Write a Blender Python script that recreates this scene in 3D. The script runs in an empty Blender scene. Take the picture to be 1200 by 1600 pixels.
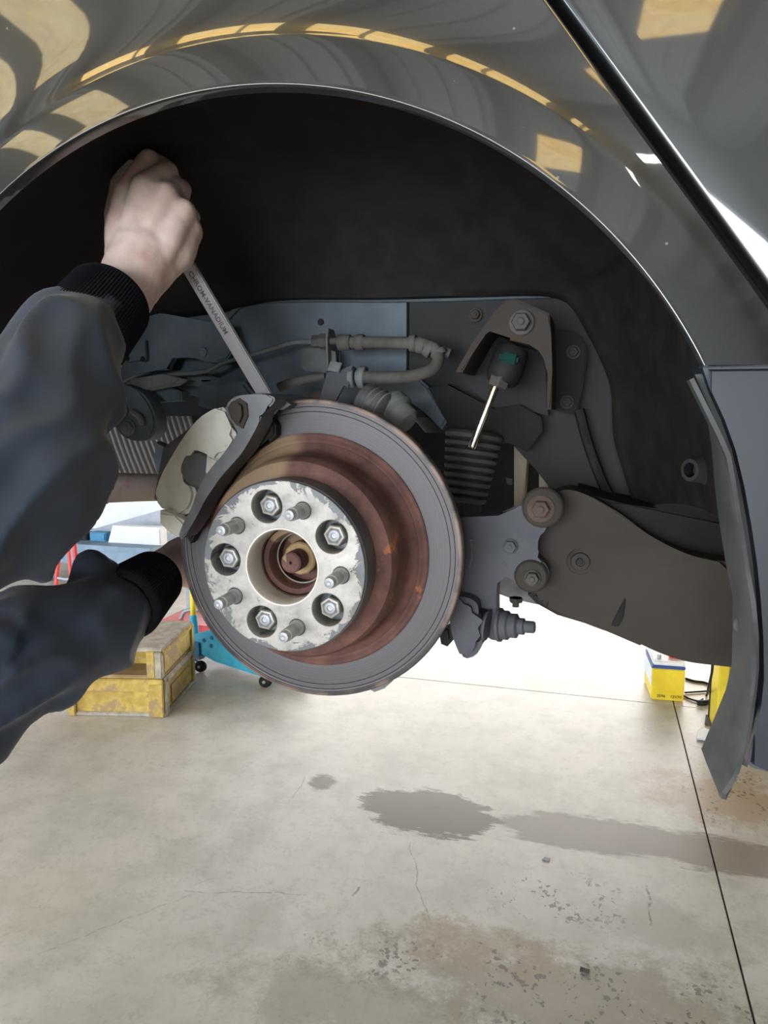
import bpy, bmesh, math, random
import numpy as np
from mathutils import Vector, Matrix, noise
random.seed(4)
PI = math.pi
sc = bpy.context.scene
COL = sc.collection

# ------------------------------------------------------------------ camera
CAM_H = 1.40                       # camera height above the workshop floor
YAW, PIT, FPX = .28, .14, 1155.0   # turned left, tipped down; focal length in pixels of the 1200x1600 frame
FW = Vector((-math.sin(YAW)*math.cos(PIT), math.cos(YAW)*math.cos(PIT), -math.sin(PIT)))
RT = Vector((math.cos(YAW), math.sin(YAW), 0))
UP = RT.cross(FW)
CAM = Vector((0, 0, CAM_H))
cd = bpy.data.cameras.new('camera'); cam = bpy.data.objects.new('camera', cd); COL.objects.link(cam)
cd.sensor_fit = 'VERTICAL'; cd.sensor_height = 36; cd.sensor_width = 36
cd.lens = FPX/1600*36; cd.clip_start = .01; cd.clip_end = 200
cam.matrix_world = Matrix(((RT.x, UP.x, -FW.x, 0), (RT.y, UP.y, -FW.y, 0), (RT.z, UP.z, -FW.z, CAM_H), (0, 0, 0, 1)))
sc.camera = cam

# ------------------------------------------------------------------ world, light, exposure
w = bpy.data.worlds.new('sky'); sc.world = w; w.use_nodes = True
bg = w.node_tree.nodes['Background']; bg.inputs[0].default_value = (.80, .89, 1, 1); bg.inputs[1].default_value = 1.5
def area(name, loc, target, sx, sy, power, color):
    l = bpy.data.lights.new(name, 'AREA'); l.shape = 'RECTANGLE'; l.size = sx; l.size_y = sy
    l.energy = power; l.color = color
    o = bpy.data.objects.new(name, l); COL.objects.link(o); o.location = loc
    o.rotation_euler = (Vector(target)-Vector(loc)).to_track_quat('-Z', 'Y').to_euler()
    return o
area('daylight_back_door', (-1, 11.6, 2.0), (-1, 0, 1.4), 11, 3.7, 1250, (1, .945, .88))
area('daylight_left_door', (-8.6, -2.6, 1.8), (0, .0, 1.3), 5.6, 3.0, 800, (.60, .78, 1))
area('daylight_front_door', (-2.0, -8.8, 1.4), (-.4, .6, 1.3), 7.4, 3.0, 900, (.92, .96, 1))
area('ceiling_tube_lamp', (1.7, -2.4, 4.2), (1.7, -2.4, 0), .12, 1.5, 25, (1, .98, .94))
sc.view_settings.view_transform = 'Standard'; sc.view_settings.look = 'None'
sc.view_settings.gamma = 1; sc.view_settings.use_curve_mapping = False
sc.view_settings.exposure = 0.0

# ------------------------------------------------------------------ helpers
def A(px, py, Y):
    """world point seen at a pixel of the photograph, on the vertical plane at depth Y"""
    d = FW + RT*((px-600)/FPX) - UP*((py-800)/FPX)
    return CAM + d*(Y/d.y)
def G(px, py):
    """world point on the floor"""
    d = FW + RT*((px-600)/FPX) - UP*((py-800)/FPX)
    return CAM + d*(-CAM_H/d.z)

ORG = {}
def tag(o, label=None, cat=None, group=None, kind=None):
    if label: o['label'] = label
    if cat: o['category'] = cat
    if group: o['group'] = group
    if kind: o['kind'] = kind
    return o
def empty(name, loc, label=None, cat=None, group=None, kind=None):
    o = bpy.data.objects.new(name, None); COL.objects.link(o); o.location = loc; o.empty_display_size = .05
    ORG[o.name] = Vector(loc)
    return tag(o, label, cat, group, kind)
def put(name, me, mat, parent=None, org=None, smooth=None, label=None):
    """link a mesh given in world coordinates; its origin goes to org (default: middle of its box)"""
    if org is None:
        n = len(me.vertices)
        co = np.empty(n*3); me.vertices.foreach_get('co', co); co = co.reshape(-1, 3)
        org = Vector((co.min(0)+co.max(0))/2)
    org = Vector(org)
    me.transform(Matrix.Translation(-org))
    if mat: me.materials.append(mat)
    if smooth is not None:
        me.polygons.foreach_set('use_smooth', [True]*len(me.polygons))
        me.set_sharp_from_angle(angle=math.radians(smooth))
    o = bpy.data.objects.new(name, me); COL.objects.link(o)
    if parent:
        o.parent = parent; o.location = org - ORG[parent.name]
    else: o.location = org
    ORG[o.name] = org
    if label: o['label'] = label
    return o
def bm2me(bm, name='m'):
    bmesh.ops.recalc_face_normals(bm, faces=bm.faces)
    me = bpy.data.meshes.new(name); bm.to_mesh(me); bm.free(); return me

def bm_box(bm, c, s, rot=None, bev=0):
    M = Matrix.Translation(Vector(c)) @ (rot.to_4x4() if rot is not None else Matrix()) @ Matrix.Diagonal((s[0], s[1], s[2], 1))
    r = bmesh.ops.create_cube(bm, size=1, matrix=M)
    if bev:
        es = list({e for v in r['verts'] for e in v.link_edges})
        bmesh.ops.bevel(bm, geom=es, offset=bev, segments=2, affect='EDGES', clamp_overlap=True)
def box(name, c, s, mat, parent=None, rot=None, bev=.003, label=None):
    bm = bmesh.new(); bm_box(bm, c, s, rot, bev)
    return put(name, bm2me(bm), mat, parent, smooth=35, label=label)

def bm_plate(bm, pts, th, bev=.0015, dirv=(0, 1, 0), seg=2):
    """solid plate: world outline points, pushed th along dirv, edges rounded"""
    dv = Vector(dirv)*th
    a = [bm.verts.new(p) for p in pts]; b = [bm.verts.new(Vector(p)+dv) for p in pts]
    n = len(pts); fs = []
    fs.append(bm.faces.new(a)); fs.append(bm.faces.new(b[::-1]))
    for i in range(n):
        fs.append(bm.faces.new((a[i], a[(i+1) % n], b[(i+1) % n], b[i])))
    if bev:
        es = list({e for f in (fs[0], fs[1]) for e in f.edges})
        bmesh.ops.bevel(bm, geom=es, offset=bev, segments=seg, affect='EDGES', clamp_overlap=True)
    big = [f for f in bm.faces if len(f.verts) > 4]
    if big: bmesh.ops.triangulate(bm, faces=big, ngon_method='EAR_CLIP')
def plate(name, pxs, Y, th, mat, parent=None, bev=.0015, Ys=None, label=None, smooth_pts=0):
    if Ys == 'cal': Ys = [Y+max(0, 335-p[0])/90*.045 for p in pxs]
    pts = [A(p[0], p[1], (Ys[i] if Ys else Y)) for i, p in enumerate(pxs)]
    for _ in range(smooth_pts):
        q = []
        for i in range(len(pts)):
            a, b = pts[i], pts[(i+1) % len(pts)]
            q += [a*.75+b*.25, a*.25+b*.75]
        pts = q
    bm = bmesh.new(); bm_plate(bm, pts, th, bev)
    return put(name, bm2me(bm), mat, parent, smooth=30, label=label)

def catmull(pts, n):
    P = [Vector(p) for p in pts]; P = [P[0]*2-P[1]]+P+[P[-1]*2-P[-2]]; out = []
    for i in range(1, len(P)-2):
        for k in range(n):
            t = k/n; a, b, c, d = P[i-1:i+3]
            out.append(.5*((2*b)+(c-a)*t+(2*a-5*b+4*c-d)*t*t+(3*b-a-3*c+d)*t**3))
    out.append(P[-2]); return out
def lerpl(r, n):
    out = []
    for i in range(len(r)-1):
        for k in range(n): out.append(r[i]+(r[i+1]-r[i])*k/n)
    out.append(r[-1]); return out
def bm_tube(bm, pts, rad, seg=12, cap=True, sub=6, flat=1.0, flatdir=None):
    """swept round tube with a radius per point; domed ends"""
    if not isinstance(rad, (list, tuple)): rad = [rad]*len(pts)
    if len(pts) > 2 and sub > 1: P = catmull(pts, sub); Rr = lerpl(list(rad), sub)
    else: P = [Vector(p) for p in pts]; Rr = list(rad)
    T = [(P[min(i+1, len(P)-1)]-P[max(i-1, 0)]).normalized() for i in range(len(P))]
    if cap == 'round':
        s0 = [(-1, .0), (-.92, .39), (-.7, .71), (-.38, .92)]
        PP = [P[0]+T[0]*Rr[0]*a for a, _ in s0]+P+[P[-1]-T[-1]*Rr[-1]*a for a, _ in s0[::-1]]
        RR = [Rr[0]*max(b, .02) for _, b in s0]+Rr+[Rr[-1]*max(b, .02) for _, b in s0[::-1]]
        TT = [T[0]]*4+T+[T[-1]]*4; P, Rr, T = PP, RR, TT
    nrm = Vector((0, 0, 1)) if abs(T[0].z) < .9 else Vector((0, 1, 0))
    if flatdir is not None: nrm = Vector(flatdir)
    rings = []
    for p, t, r in zip(P, T, Rr):
        nrm = (nrm-t*nrm.dot(t)).normalized(); bn = t.cross(nrm)
        rings.append([bm.verts.new(p+(nrm*math.cos(2*PI*k/seg)*flat+bn*math.sin(2*PI*k/seg))*r) for k in range(seg)])
    for a, b in zip(rings[:-1], rings[1:]):
        for k in range(seg): bm.faces.new((a[k], a[(k+1) % seg], b[(k+1) % seg], b[k]))
    if cap:
        bm.faces.new(rings[0][::-1]); bm.faces.new(rings[-1])
def tube(name, pts, rad, mat, parent=None, seg=12, sub=6, cap=True, label=None):
    bm = bmesh.new(); bm_tube(bm, pts, rad, seg, cap, sub)
    return put(name, bm2me(bm), mat, parent, smooth=45, label=label)
def bm_lathe(bm, prof, c, axis, seg=32, closed=False):
    """prof: (radius, distance along axis) pairs"""
    ax = Vector(axis).normalized(); u = ax.orthogonal().normalized()
    if abs(ax.y) > .9: u = Vector((1, 0, 0))
    v = ax.cross(u); c = Vector(c); rings = []
    for r, h in prof:
        if r < 1e-6: rings.append([bm.verts.new(c+ax*h)])
        else: rings.append([bm.verts.new(c+ax*h+(u*math.cos(2*PI*k/seg)+v*math.sin(2*PI*k/seg))*r) for k in range(seg)])
    prs = list(zip(rings[:-1], rings[1:]))
    if closed: prs.append((rings[-1], rings[0]))
    for a, b in prs:
        for k in range(seg):
            k2 = (k+1) % seg
            if len(a) == 1 and len(b) == 1: continue
            if len(a) == 1: bm.faces.new((a[0], b[k2], b[k]))
            elif len(b) == 1: bm.faces.new((a[k], a[k2], b[0]))
            else: bm.faces.new((a[k], a[k2], b[k2], b[k]))
def lathe(name, prof, c, axis, mat, parent=None, seg=32, org=None, closed=False, label=None, sm=35):
    bm = bmesh.new(); bm_lathe(bm, prof, c, axis, seg, closed)
    return put(name, bm2me(bm), mat, parent, org=org, smooth=sm, label=label)
def bm_hex(bm, c, axis, af, h, ch=.12):
    """hexagon head with chamfered top"""
    R = af/math.sqrt(3)
    bm_lathe(bm, [(0, 0), (R, 0), (R, h*(1-ch*2)), (R*.88, h), (0, h)], c, axis, 6)
def bolt(name, px, py, Y, r, mat, parent, h=None, washer=1.45, axis=(0, -1, 0), label=None):
    """hex bolt head on a round washer, standing out towards -Y"""
    c = A(px, py, Y); h = h or r*.8; bm = bmesh.new(); ax = Vector(axis).normalized()
    if washer: bm_lathe(bm, [(0, 0), (r*washer, 0), (r*washer, h*.22), (r*washer*.93, h*.3), (0, h*.3)], c, ax, 20)
    bm_hex(bm, c+ax*h*.28, ax, r*1.75, h)
    bm_lathe(bm, [(0, 0), (r*.42, 0), (r*.42, h*.25), (r*.3, h*.35), (0, h*.35)], c+ax*h*1.25, ax, 12)
    return put(name, bm2me(bm), mat, parent, smooth=30, label=label)
def circle_plate(holes, R, y0, y1, bev, cx, cz, res=96):
    """disc in the XZ plane with round holes, from depth y0 to y1"""
    cu = bpy.data.curves.new('c', 'CURVE'); cu.dimensions = '2D'; cu.fill_mode = 'BOTH'
    cu.extrude = (y1-y0)/2-bev; cu.bevel_depth = bev; cu.bevel_resolution = 2; cu.offset = -bev
    for x, z, r, n in [(0, 0, R, res)]+[(h[0], h[1], h[2], 40 if h[2] < .03 else 72) for h in holes]:
        sp = cu.splines.new('POLY'); sp.points.add(n-1); sp.use_cyclic_u = True
        for i in range(n): sp.points[i].co = (x+r*math.cos(2*PI*i/n), z+r*math.sin(2*PI*i/n), 0, 1)
    ob = bpy.data.objects.new('tmp', cu); COL.objects.link(ob)
    dg = bpy.context.evaluated_depsgraph_get(); me = bpy.data.meshes.new_from_object(ob.evaluated_get(dg))
    bpy.data.objects.remove(ob)
    me.transform(Matrix.Translation((cx, (y0+y1)/2, cz)) @ Matrix.Rotation(PI/2, 4, 'X'))
    return me
def remesh(bm, voxel, smooth_it, factor=.5):
    me = bm2me(bm); ob = bpy.data.objects.new('tmp', me); COL.objects.link(ob)
    m = ob.modifiers.new('r', 'REMESH'); m.mode = 'VOXEL'; m.voxel_size = voxel
    if smooth_it:
        s = ob.modifiers.new('s', 'SMOOTH'); s.factor = factor; s.iterations = smooth_it
    dg = bpy.context.evaluated_depsgraph_get(); out = bpy.data.meshes.new_from_object(ob.evaluated_get(dg))
    bpy.data.objects.remove(ob); out.materials.clear(); return out

# ------------------------------------------------------------------ materials
def srgb(r, g, b):
    f = lambda c: (c/255)/12.92 if c/255 <= .04045 else ((c/255+.055)/1.055)**2.4
    return (f(r), f(g), f(b), 1)
class NT:
    def __init__(s, name):
        s.m = bpy.data.materials.new(name); s.m.use_nodes = True; s.t = s.m.node_tree
        s.b = s.t.nodes['Principled BSDF']; s.c = None
    def n(s, typ, **kw):
        nd = s.t.nodes.new(typ)
        for k, v in kw.items():
            if k.startswith('i_'):
                k = k[2:]; key = int(k) if k.isdigit() else k.replace('_', ' ')
                if hasattr(v, 'links') or isinstance(v, bpy.types.NodeSocket): s.t.links.new(v, nd.inputs[key])
                else: nd.inputs[key].default_value = v
            else: setattr(nd, k, v)
        return nd
    def obj(s):
        if not s.c: s.c = s.t.nodes.new('ShaderNodeTexCoord').outputs['Object']
        return s.c
    def noise(s, scale, detail=4, rough=.55, vec=None, dist=0):
        return s.n('ShaderNodeTexNoise', i_Vector=vec or s.obj(), i_Scale=scale, i_Detail=detail, i_Roughness=rough, i_Distortion=dist).outputs['Fac']
    def ramp(s, fac, stops, interp='LINEAR'):
        r = s.n('ShaderNodeValToRGB', i_Fac=fac); cr = r.color_ramp; cr.interpolation = interp
        while len(cr.elements) < len(stops): cr.elements.new(.5)
        for e, (p, c) in zip(cr.elements, stops):
            e.position = p; e.color = c if len(c) == 4 else (*c, 1)
        return r.outputs['Color']
    def step(s, fac, a, b):
        return s.n('ShaderNodeMapRange', interpolation_type='SMOOTHSTEP', i_0=fac, i_1=a, i_2=b).outputs[0]
    def mix(s, fac, a, b, mode='MIX'):
        m = s.n('ShaderNodeMix', data_type='RGBA', blend_type=mode)
        for i, v in ((0, fac), (6, a), (7, b)):
            if isinstance(v, bpy.types.NodeSocket): s.t.links.new(v, m.inputs[i])
            else: m.inputs[i].default_value = v
        return m.outputs[2]
    def math(s, op, a, b=0.0, c=None):
        m = s.n('ShaderNodeMath', operation=op, i_0=a, i_1=b)
        if c is not None:
            if isinstance(c, bpy.types.NodeSocket): s.t.links.new(c, m.inputs[2])
            else: m.inputs[2].default_value = c
        return m.outputs[0]
    def set(s, **kw):
        for k, v in kw.items():
            k = k.replace('_', ' ')
            if isinstance(v, bpy.types.NodeSocket): s.t.links.new(v, s.b.inputs[k])
            else: s.b.inputs[k].default_value = v
        return s
    def bump(s, h, strength=.3, dist=.002):
        b = s.n('ShaderNodeBump', i_Height=h, i_Strength=strength, i_Distance=dist)
        s.t.links.new(b.outputs[0], s.b.inputs['Normal']); return s
def worn(name, c1, c2, scale=40, rough=.6, metal=0.0, bump=.25, bd=.0008, spots=None, spot_t=.62):
    """dusty, blotchy surface between two colours"""
    m = NT(name); f = m.noise(scale, 6, .62); g = m.noise(scale*5, 3)
    col = m.mix(m.step(f, .32, .7), c1, c2)
    if spots: col = m.mix(m.step(m.noise(scale*.6, 5, .7), spot_t, spot_t+.09), col, spots)
    m.set(Base_Color=col, Roughness=m.math('ADD', m.math('MULTIPLY', f, .25), rough-.12), Metallic=metal, Specular_IOR_Level=.5 if (metal or rough < .5) else .22)
    m.bump(m.math('ADD', f, m.math('MULTIPLY', g, .4)), bump, bd); return m.m

M = {}
def paint():
    m = NT('dark_grey_car_paint'); f = m.noise(900, 2)
    v = m.n('ShaderNodeTexVoronoi', i_Vector=m.obj(), i_Scale=38)
    chip = m.math('LESS_THAN', v.outputs['Distance'], .035)
    base = m.mix(f, (.040, .044, .045, 1), (.056, .060, .061, 1))
    base = m.mix(m.math('MULTIPLY', chip, .6), base, (.35, .36, .36, 1))
    m.set(Base_Color=base, Metallic=.55, Roughness=.38, Coat_Weight=1.0, Coat_Roughness=.035, Coat_IOR=1.75)
    m.bump(m.noise(14, 2), .02, .002); return m.m
M['paint'] = paint()
M['plastic'] = worn('grey_plastic_flap', (.062, .067, .070, 1), (.10, .106, .107, 1), 24, .55, bump=.15)
M['liner'] = worn('dark_underseal', (.011, .0108, .0112, 1), (.019, .018, .017, 1), 30, .75, bump=.3)
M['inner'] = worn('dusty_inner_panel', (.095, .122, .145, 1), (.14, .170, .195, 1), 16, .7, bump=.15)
M['innerb'] = worn('dusty_bracket_metal', (.13, .14, .145, 1), (.2, .21, .21, 1), 30, .65, bump=.25)
M['arm'] = worn('dusty_suspension_arm', (.038, .032, .028, 1), (.052, .045, .040, 1), 11, .7, bump=.2, spots=(.060, .040, .030, 1), spot_t=.6)
M['knuckle'] = worn('dusty_cast_knuckle', (.062, .067, .080, 1), (.095, .10, .118, 1), 18, .6, bump=.4, spots=(.075, .058, .048, 1), spot_t=.6)
M['black'] = worn('black_rubber', (.012, .012, .013, 1), (.022, .022, .023, 1), 30, .6)
M['greyrub'] = worn('dusty_rubber_boot', (.06, .06, .06, 1), (.095, .095, .092, 1), 30, .7)
M['hose'] = worn('dusty_brake_hose', (.085, .080, .074, 1), (.13, .125, .115, 1), 40, .7)
M['boltm'] = worn('dusty_bolt_head', (.060, .056, .053, 1), (.09, .085, .078, 1), 70, .6)
M['rustbolt'] = worn('rusty_bolt_head', (.075, .050, .042, 1), (.105, .075, .065, 1), 50, .7)
M['cast'] = worn('pale_cast_iron', (.60, .585, .52, 1), (.78, .77, .69, 1), 20, .62, .0, bump=.5, spots=(.42, .36, .30, 1), spot_t=.62)
M['castdark'] = worn('dark_cast_iron', (.10, .105, .115, 1), (.17, .175, .18, 1), 26, .5, .3, bump=.4)
M['pipe'] = worn('brown_exhaust_pipe', (.20, .145, .12, 1), (.28, .21, .18, 1), 8, .6, .2, spots=(.25, .11, .06, 1), spot_t=.58)
M['zinc'] = worn('zinc_plated_steel', (.30, .32, .345, 1), (.45, .47, .50, 1), 60, .42, .2, bump=.1)
M['nutm'] = worn('worn_steel_nut', (.30, .29, .27, 1), (.44, .43, .40, 1), 70, .42, .25, bump=.1)
M['chrome'] = worn('polished_rod', (.75, .72, .66, 1), (.85, .82, .76, 1), 50, .18, 1.0, bump=.03)
M['beige'] = worn('beige_underbody_rail', (.34, .31, .25, 1), (.42, .38, .31, 1), 20, .7)
M['green'] = worn('green_rubber_insert', (.003, .032, .026, 1), (.005, .045, .037, 1), 60, .8)
def shield():
    m = NT('ribbed_heat_shield'); f = m.noise(18, 4)
    m.set(Base_Color=m.mix(f, (.26, .23, .21, 1), (.42, .39, .36, 1)), Metallic=.0, Roughness=.8); m.bump(m.noise(200, 2), .1, .0005); return m.m
M['shield'] = shield()
def disc_mat():
    m = NT('brake_disc_steel'); s = m.n('ShaderNodeSeparateXYZ', i_0=m.obj())
    r = m.math('SQRT', m.math('ADD', m.math('MULTIPLY', s.outputs[0], s.outputs[0]), m.math('MULTIPLY', s.outputs[2], s.outputs[2])))
    cmb = m.n('ShaderNodeCombineXYZ', i_0=m.math('MULTIPLY', r, 900.0)).outputs[0]
    rings = m.n('ShaderNodeTexNoise', i_Vector=cmb, i_Scale=1.0, i_Detail=5, i_Roughness=.7).outputs['Fac']
    blot = m.noise(22, 4)
    c = m.mix(m.step(rings, .3, .7), (.055, .053, .058, 1), (.105, .10, .108, 1))
    edge = m.step(r, .1455, .1515)
    c = m.mix(m.math('MULTIPLY', edge, m.step(blot, .42, .58)), c, (.27, .20, .17, 1))
    m.set(Base_Color=c, Metallic=.35, Roughness=m.math('ADD', m.math('MULTIPLY', rings, .2), .38)); m.bump(rings, .35, .0004); return m.m
M['disc'] = disc_mat()
def rust():
    m = NT('flaking_brown_rust'); s = m.n('ShaderNodeSeparateXYZ', i_0=m.obj())
    ang = m.math('ARCTAN2', s.outputs[2], s.outputs[0])
    f = m.noise(26, 7, .68); g = m.noise(130, 4, .6); h = m.noise(7, 2, .5)
    c = m.ramp(f, [(.30, (.070, .034, .032)), (.48, (.125, .060, .052)), (.66, (.19, .095, .072))])
    # ochre flake on the upper left of the hat, grey-brown film beside it
    d = m.math('ABSOLUTE', m.math('SUBTRACT', ang, 2.05))
    ochre = m.math('MULTIPLY', m.math('SUBTRACT', 1.0, m.step(m.math('ADD', d, m.math('MULTIPLY', h, .8)), .70, .86)), .95)
    c = m.mix(ochre, c, m.mix(f, (.24, .155, .09, 1), (.36, .26, .165, 1)))
    c = m.mix(m.math('MULTIPLY', m.step(m.noise(17, 5, .7), .62, .68), .75), c, (.42, .15, .05, 1))
    m.set(Base_Color=c, Roughness=.72, Metallic=.1, Specular_IOR_Level=.35); m.bump(m.math('ADD', f, m.math('MULTIPLY', g, .5)), .6, .001); return m.m
M['rust'] = rust()
def spacer():
    m = NT('scuffed_aluminium_spacer'); s = m.n('ShaderNodeSeparateXYZ', i_0=m.obj())
    r = m.math('SQRT', m.math('ADD', m.math('MULTIPLY', s.outputs[0], s.outputs[0]), m.math('MULTIPLY', s.outputs[2], s.outputs[2])))
    f = m.noise(38, 8, .72, dist=.6); g = m.noise(150, 5, .7); sm = m.noise(24, 6, .7)
    c = m.ramp(sm, [(.32, (.23, .225, .215)), (.48, (.38, .37, .35)), (.66, (.50, .488, .465))])
    # darker worn film: mostly near the rim, flaked with ragged edges
    film = m.step(m.math('ADD', m.math('MULTIPLY', r, 13.0), m.math('MULTIPLY', f, .95)), 1.455, 1.48)
    c = m.mix(film, c, m.mix(g, (.10, .11, .12, 1), (.17, .18, .19, 1)))
    pit = m.math('GREATER_THAN', g, .67)
    c = m.mix(m.math('MULTIPLY', pit, .7), c, (.16, .13, .11, 1))
    m.set(Base_Color=c, Metallic=.3, Roughness=m.math('ADD', .36, m.math('MULTIPLY', g, .25))); m.bump(m.math('ADD', film, g), .25, .0005); return m.m
M['spacer'] = spacer()
M['spacerside'] = worn('dark_spacer_rim', (.09, .10, .11, 1), (.18, .19, .195, 1), 14, .42, .4, bump=.15)
M['bore'] = worn('machined_bore', (.55, .54, .50, 1), (.70, .68, .64, 1), 10, .4, .15, bump=.1, spots=(.55, .42, .22, 1), spot_t=.62)
def skin():
    m = NT('skin'); f = m.noise(28, 4); g = m.noise(420, 3)
    c = m.mix(m.step(f, .3, .7), (.66, .46, .40, 1), (.80, .64, .58, 1))
    m.set(Base_Color=c, Roughness=.5, Subsurface_Weight=.12, Subsurface_Radius=(.01, .004, .002), Subsurface_Scale=.5); m.bump(m.math('ADD', g, f), .25, .0006); return m.m
M['skin'] = skin()
def cloth(name, a, b):
    m = NT(name); f = m.noise(9, 4); g = m.noise(900, 2)
    m.set(Base_Color=m.mix(f, a, b), Roughness=.75, Sheen_Weight=.15, Specular_IOR_Level=.3); m.bump(g, .25, .0004); return m.m
M['jacket'] = cloth('navy_work_jacket', (.020, .031, .052, 1), (.034, .049, .076, 1))
M['trouser'] = cloth('dark_work_trousers', (.02, .022, .03, 1), (.03, .034, .045, 1))
def cuff():
    m = NT('ribbed_knit_cuff'); m.set(Base_Color=(.013, .014, .02, 1), Roughness=.9, Specular_IOR_Level=.2); m.bump(m.noise(500, 2), .4, .0006); return m.m
M['cuff'] = cuff()
M['hair'] = cloth('dark_hair', (.02, .015, .01, 1), (.05, .035, .025, 1))
M['shoe'] = worn('black_leather_boot', (.015, .015, .015, 1), (.03, .03, .03, 1), 30, .5)
M['eyew'] = worn('eye_white', (.7, .7, .68, 1), (.8, .8, .78, 1), 30, .3)
def wrench():
    m = NT('satin_chrome_steel'); m.set(Base_Color=m.mix(m.noise(20, 3), (.50, .485, .51, 1), (.62, .60, .63, 1)), Metallic=.2, Roughness=.32); m.bump(m.noise(700, 2), .1, .0003); return m.m
M['wrench'] = wrench()
M['innerd'] = worn('shaded_dusty_inner_panel', (.022, .0225, .024, 1), (.033, .033, .034, 1), 16, .7, bump=.15)  # darker copy of the inner panel material, falling light put into its colour
M['ywood'] = worn('worn_yellow_wood', (.38, .25, .06, 1), (.66, .48, .12, 1), 9, .6, bump=.3, spots=(.36, .25, .12, 1), spot_t=.50)
M['ybrown'] = worn('scuffed_brown_tread', (.30, .20, .09, 1), (.42, .31, .17, 1), 9, .7)
M['edge'] = worn('dirty_grey_edge', (.30, .26, .20, 1), (.48, .43, .34, 1), 20, .7)
M['yellow'] = worn('yellow_enamel', (.74, .52, .02, 1), (.84, .64, .03, 1), 9, .4, bump=.05)
M['orange'] = worn('orange_enamel', (.86, .42, .01, 1), (.90, .48, .02, 1), 9, .4, bump=.05)
M['cyan'] = worn('bright_blue_enamel', (.05, .46, .72, 1), (.10, .60, .84, 1), 12, .35, bump=.05)
M['bluedark'] = worn('dark_blue_enamel', (.02, .16, .30, 1), (.04, .22, .38, 1), 12, .4)
M['red'] = worn('red_enamel', (.62, .05, .05, 1), (.75, .12, .11, 1), 12, .4)
M['blueband'] = worn('blue_label_band', (.03, .07, .25, 1), (.05, .10, .32, 1), 12, .4)
M['white'] = worn('white_plastic', (.75, .75, .75, 1), (.85, .85, .85, 1), 12, .5, bump=.05)
M['grey'] = worn('grey_steel', (.30, .31, .34, 1), (.38, .39, .42, 1), 9, .5, .2)
M['slate'] = worn('blue_grey_bench', (.20, .28, .36, 1), (.27, .36, .44, 1), 6, .5)
M['ink'] = worn('dark_ink', (.10, .07, .01, 1), (.16, .11, .02, 1), 30, .6)
M['wall'] = worn('painted_block_wall', (.26, .27, .27, 1), (.34, .35, .34, 1), 3, .8)
M['darkwall'] = worn('dark_painted_wall', (.055, .055, .055, 1), (.08, .08, .08, 1), 3, .8)

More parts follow.
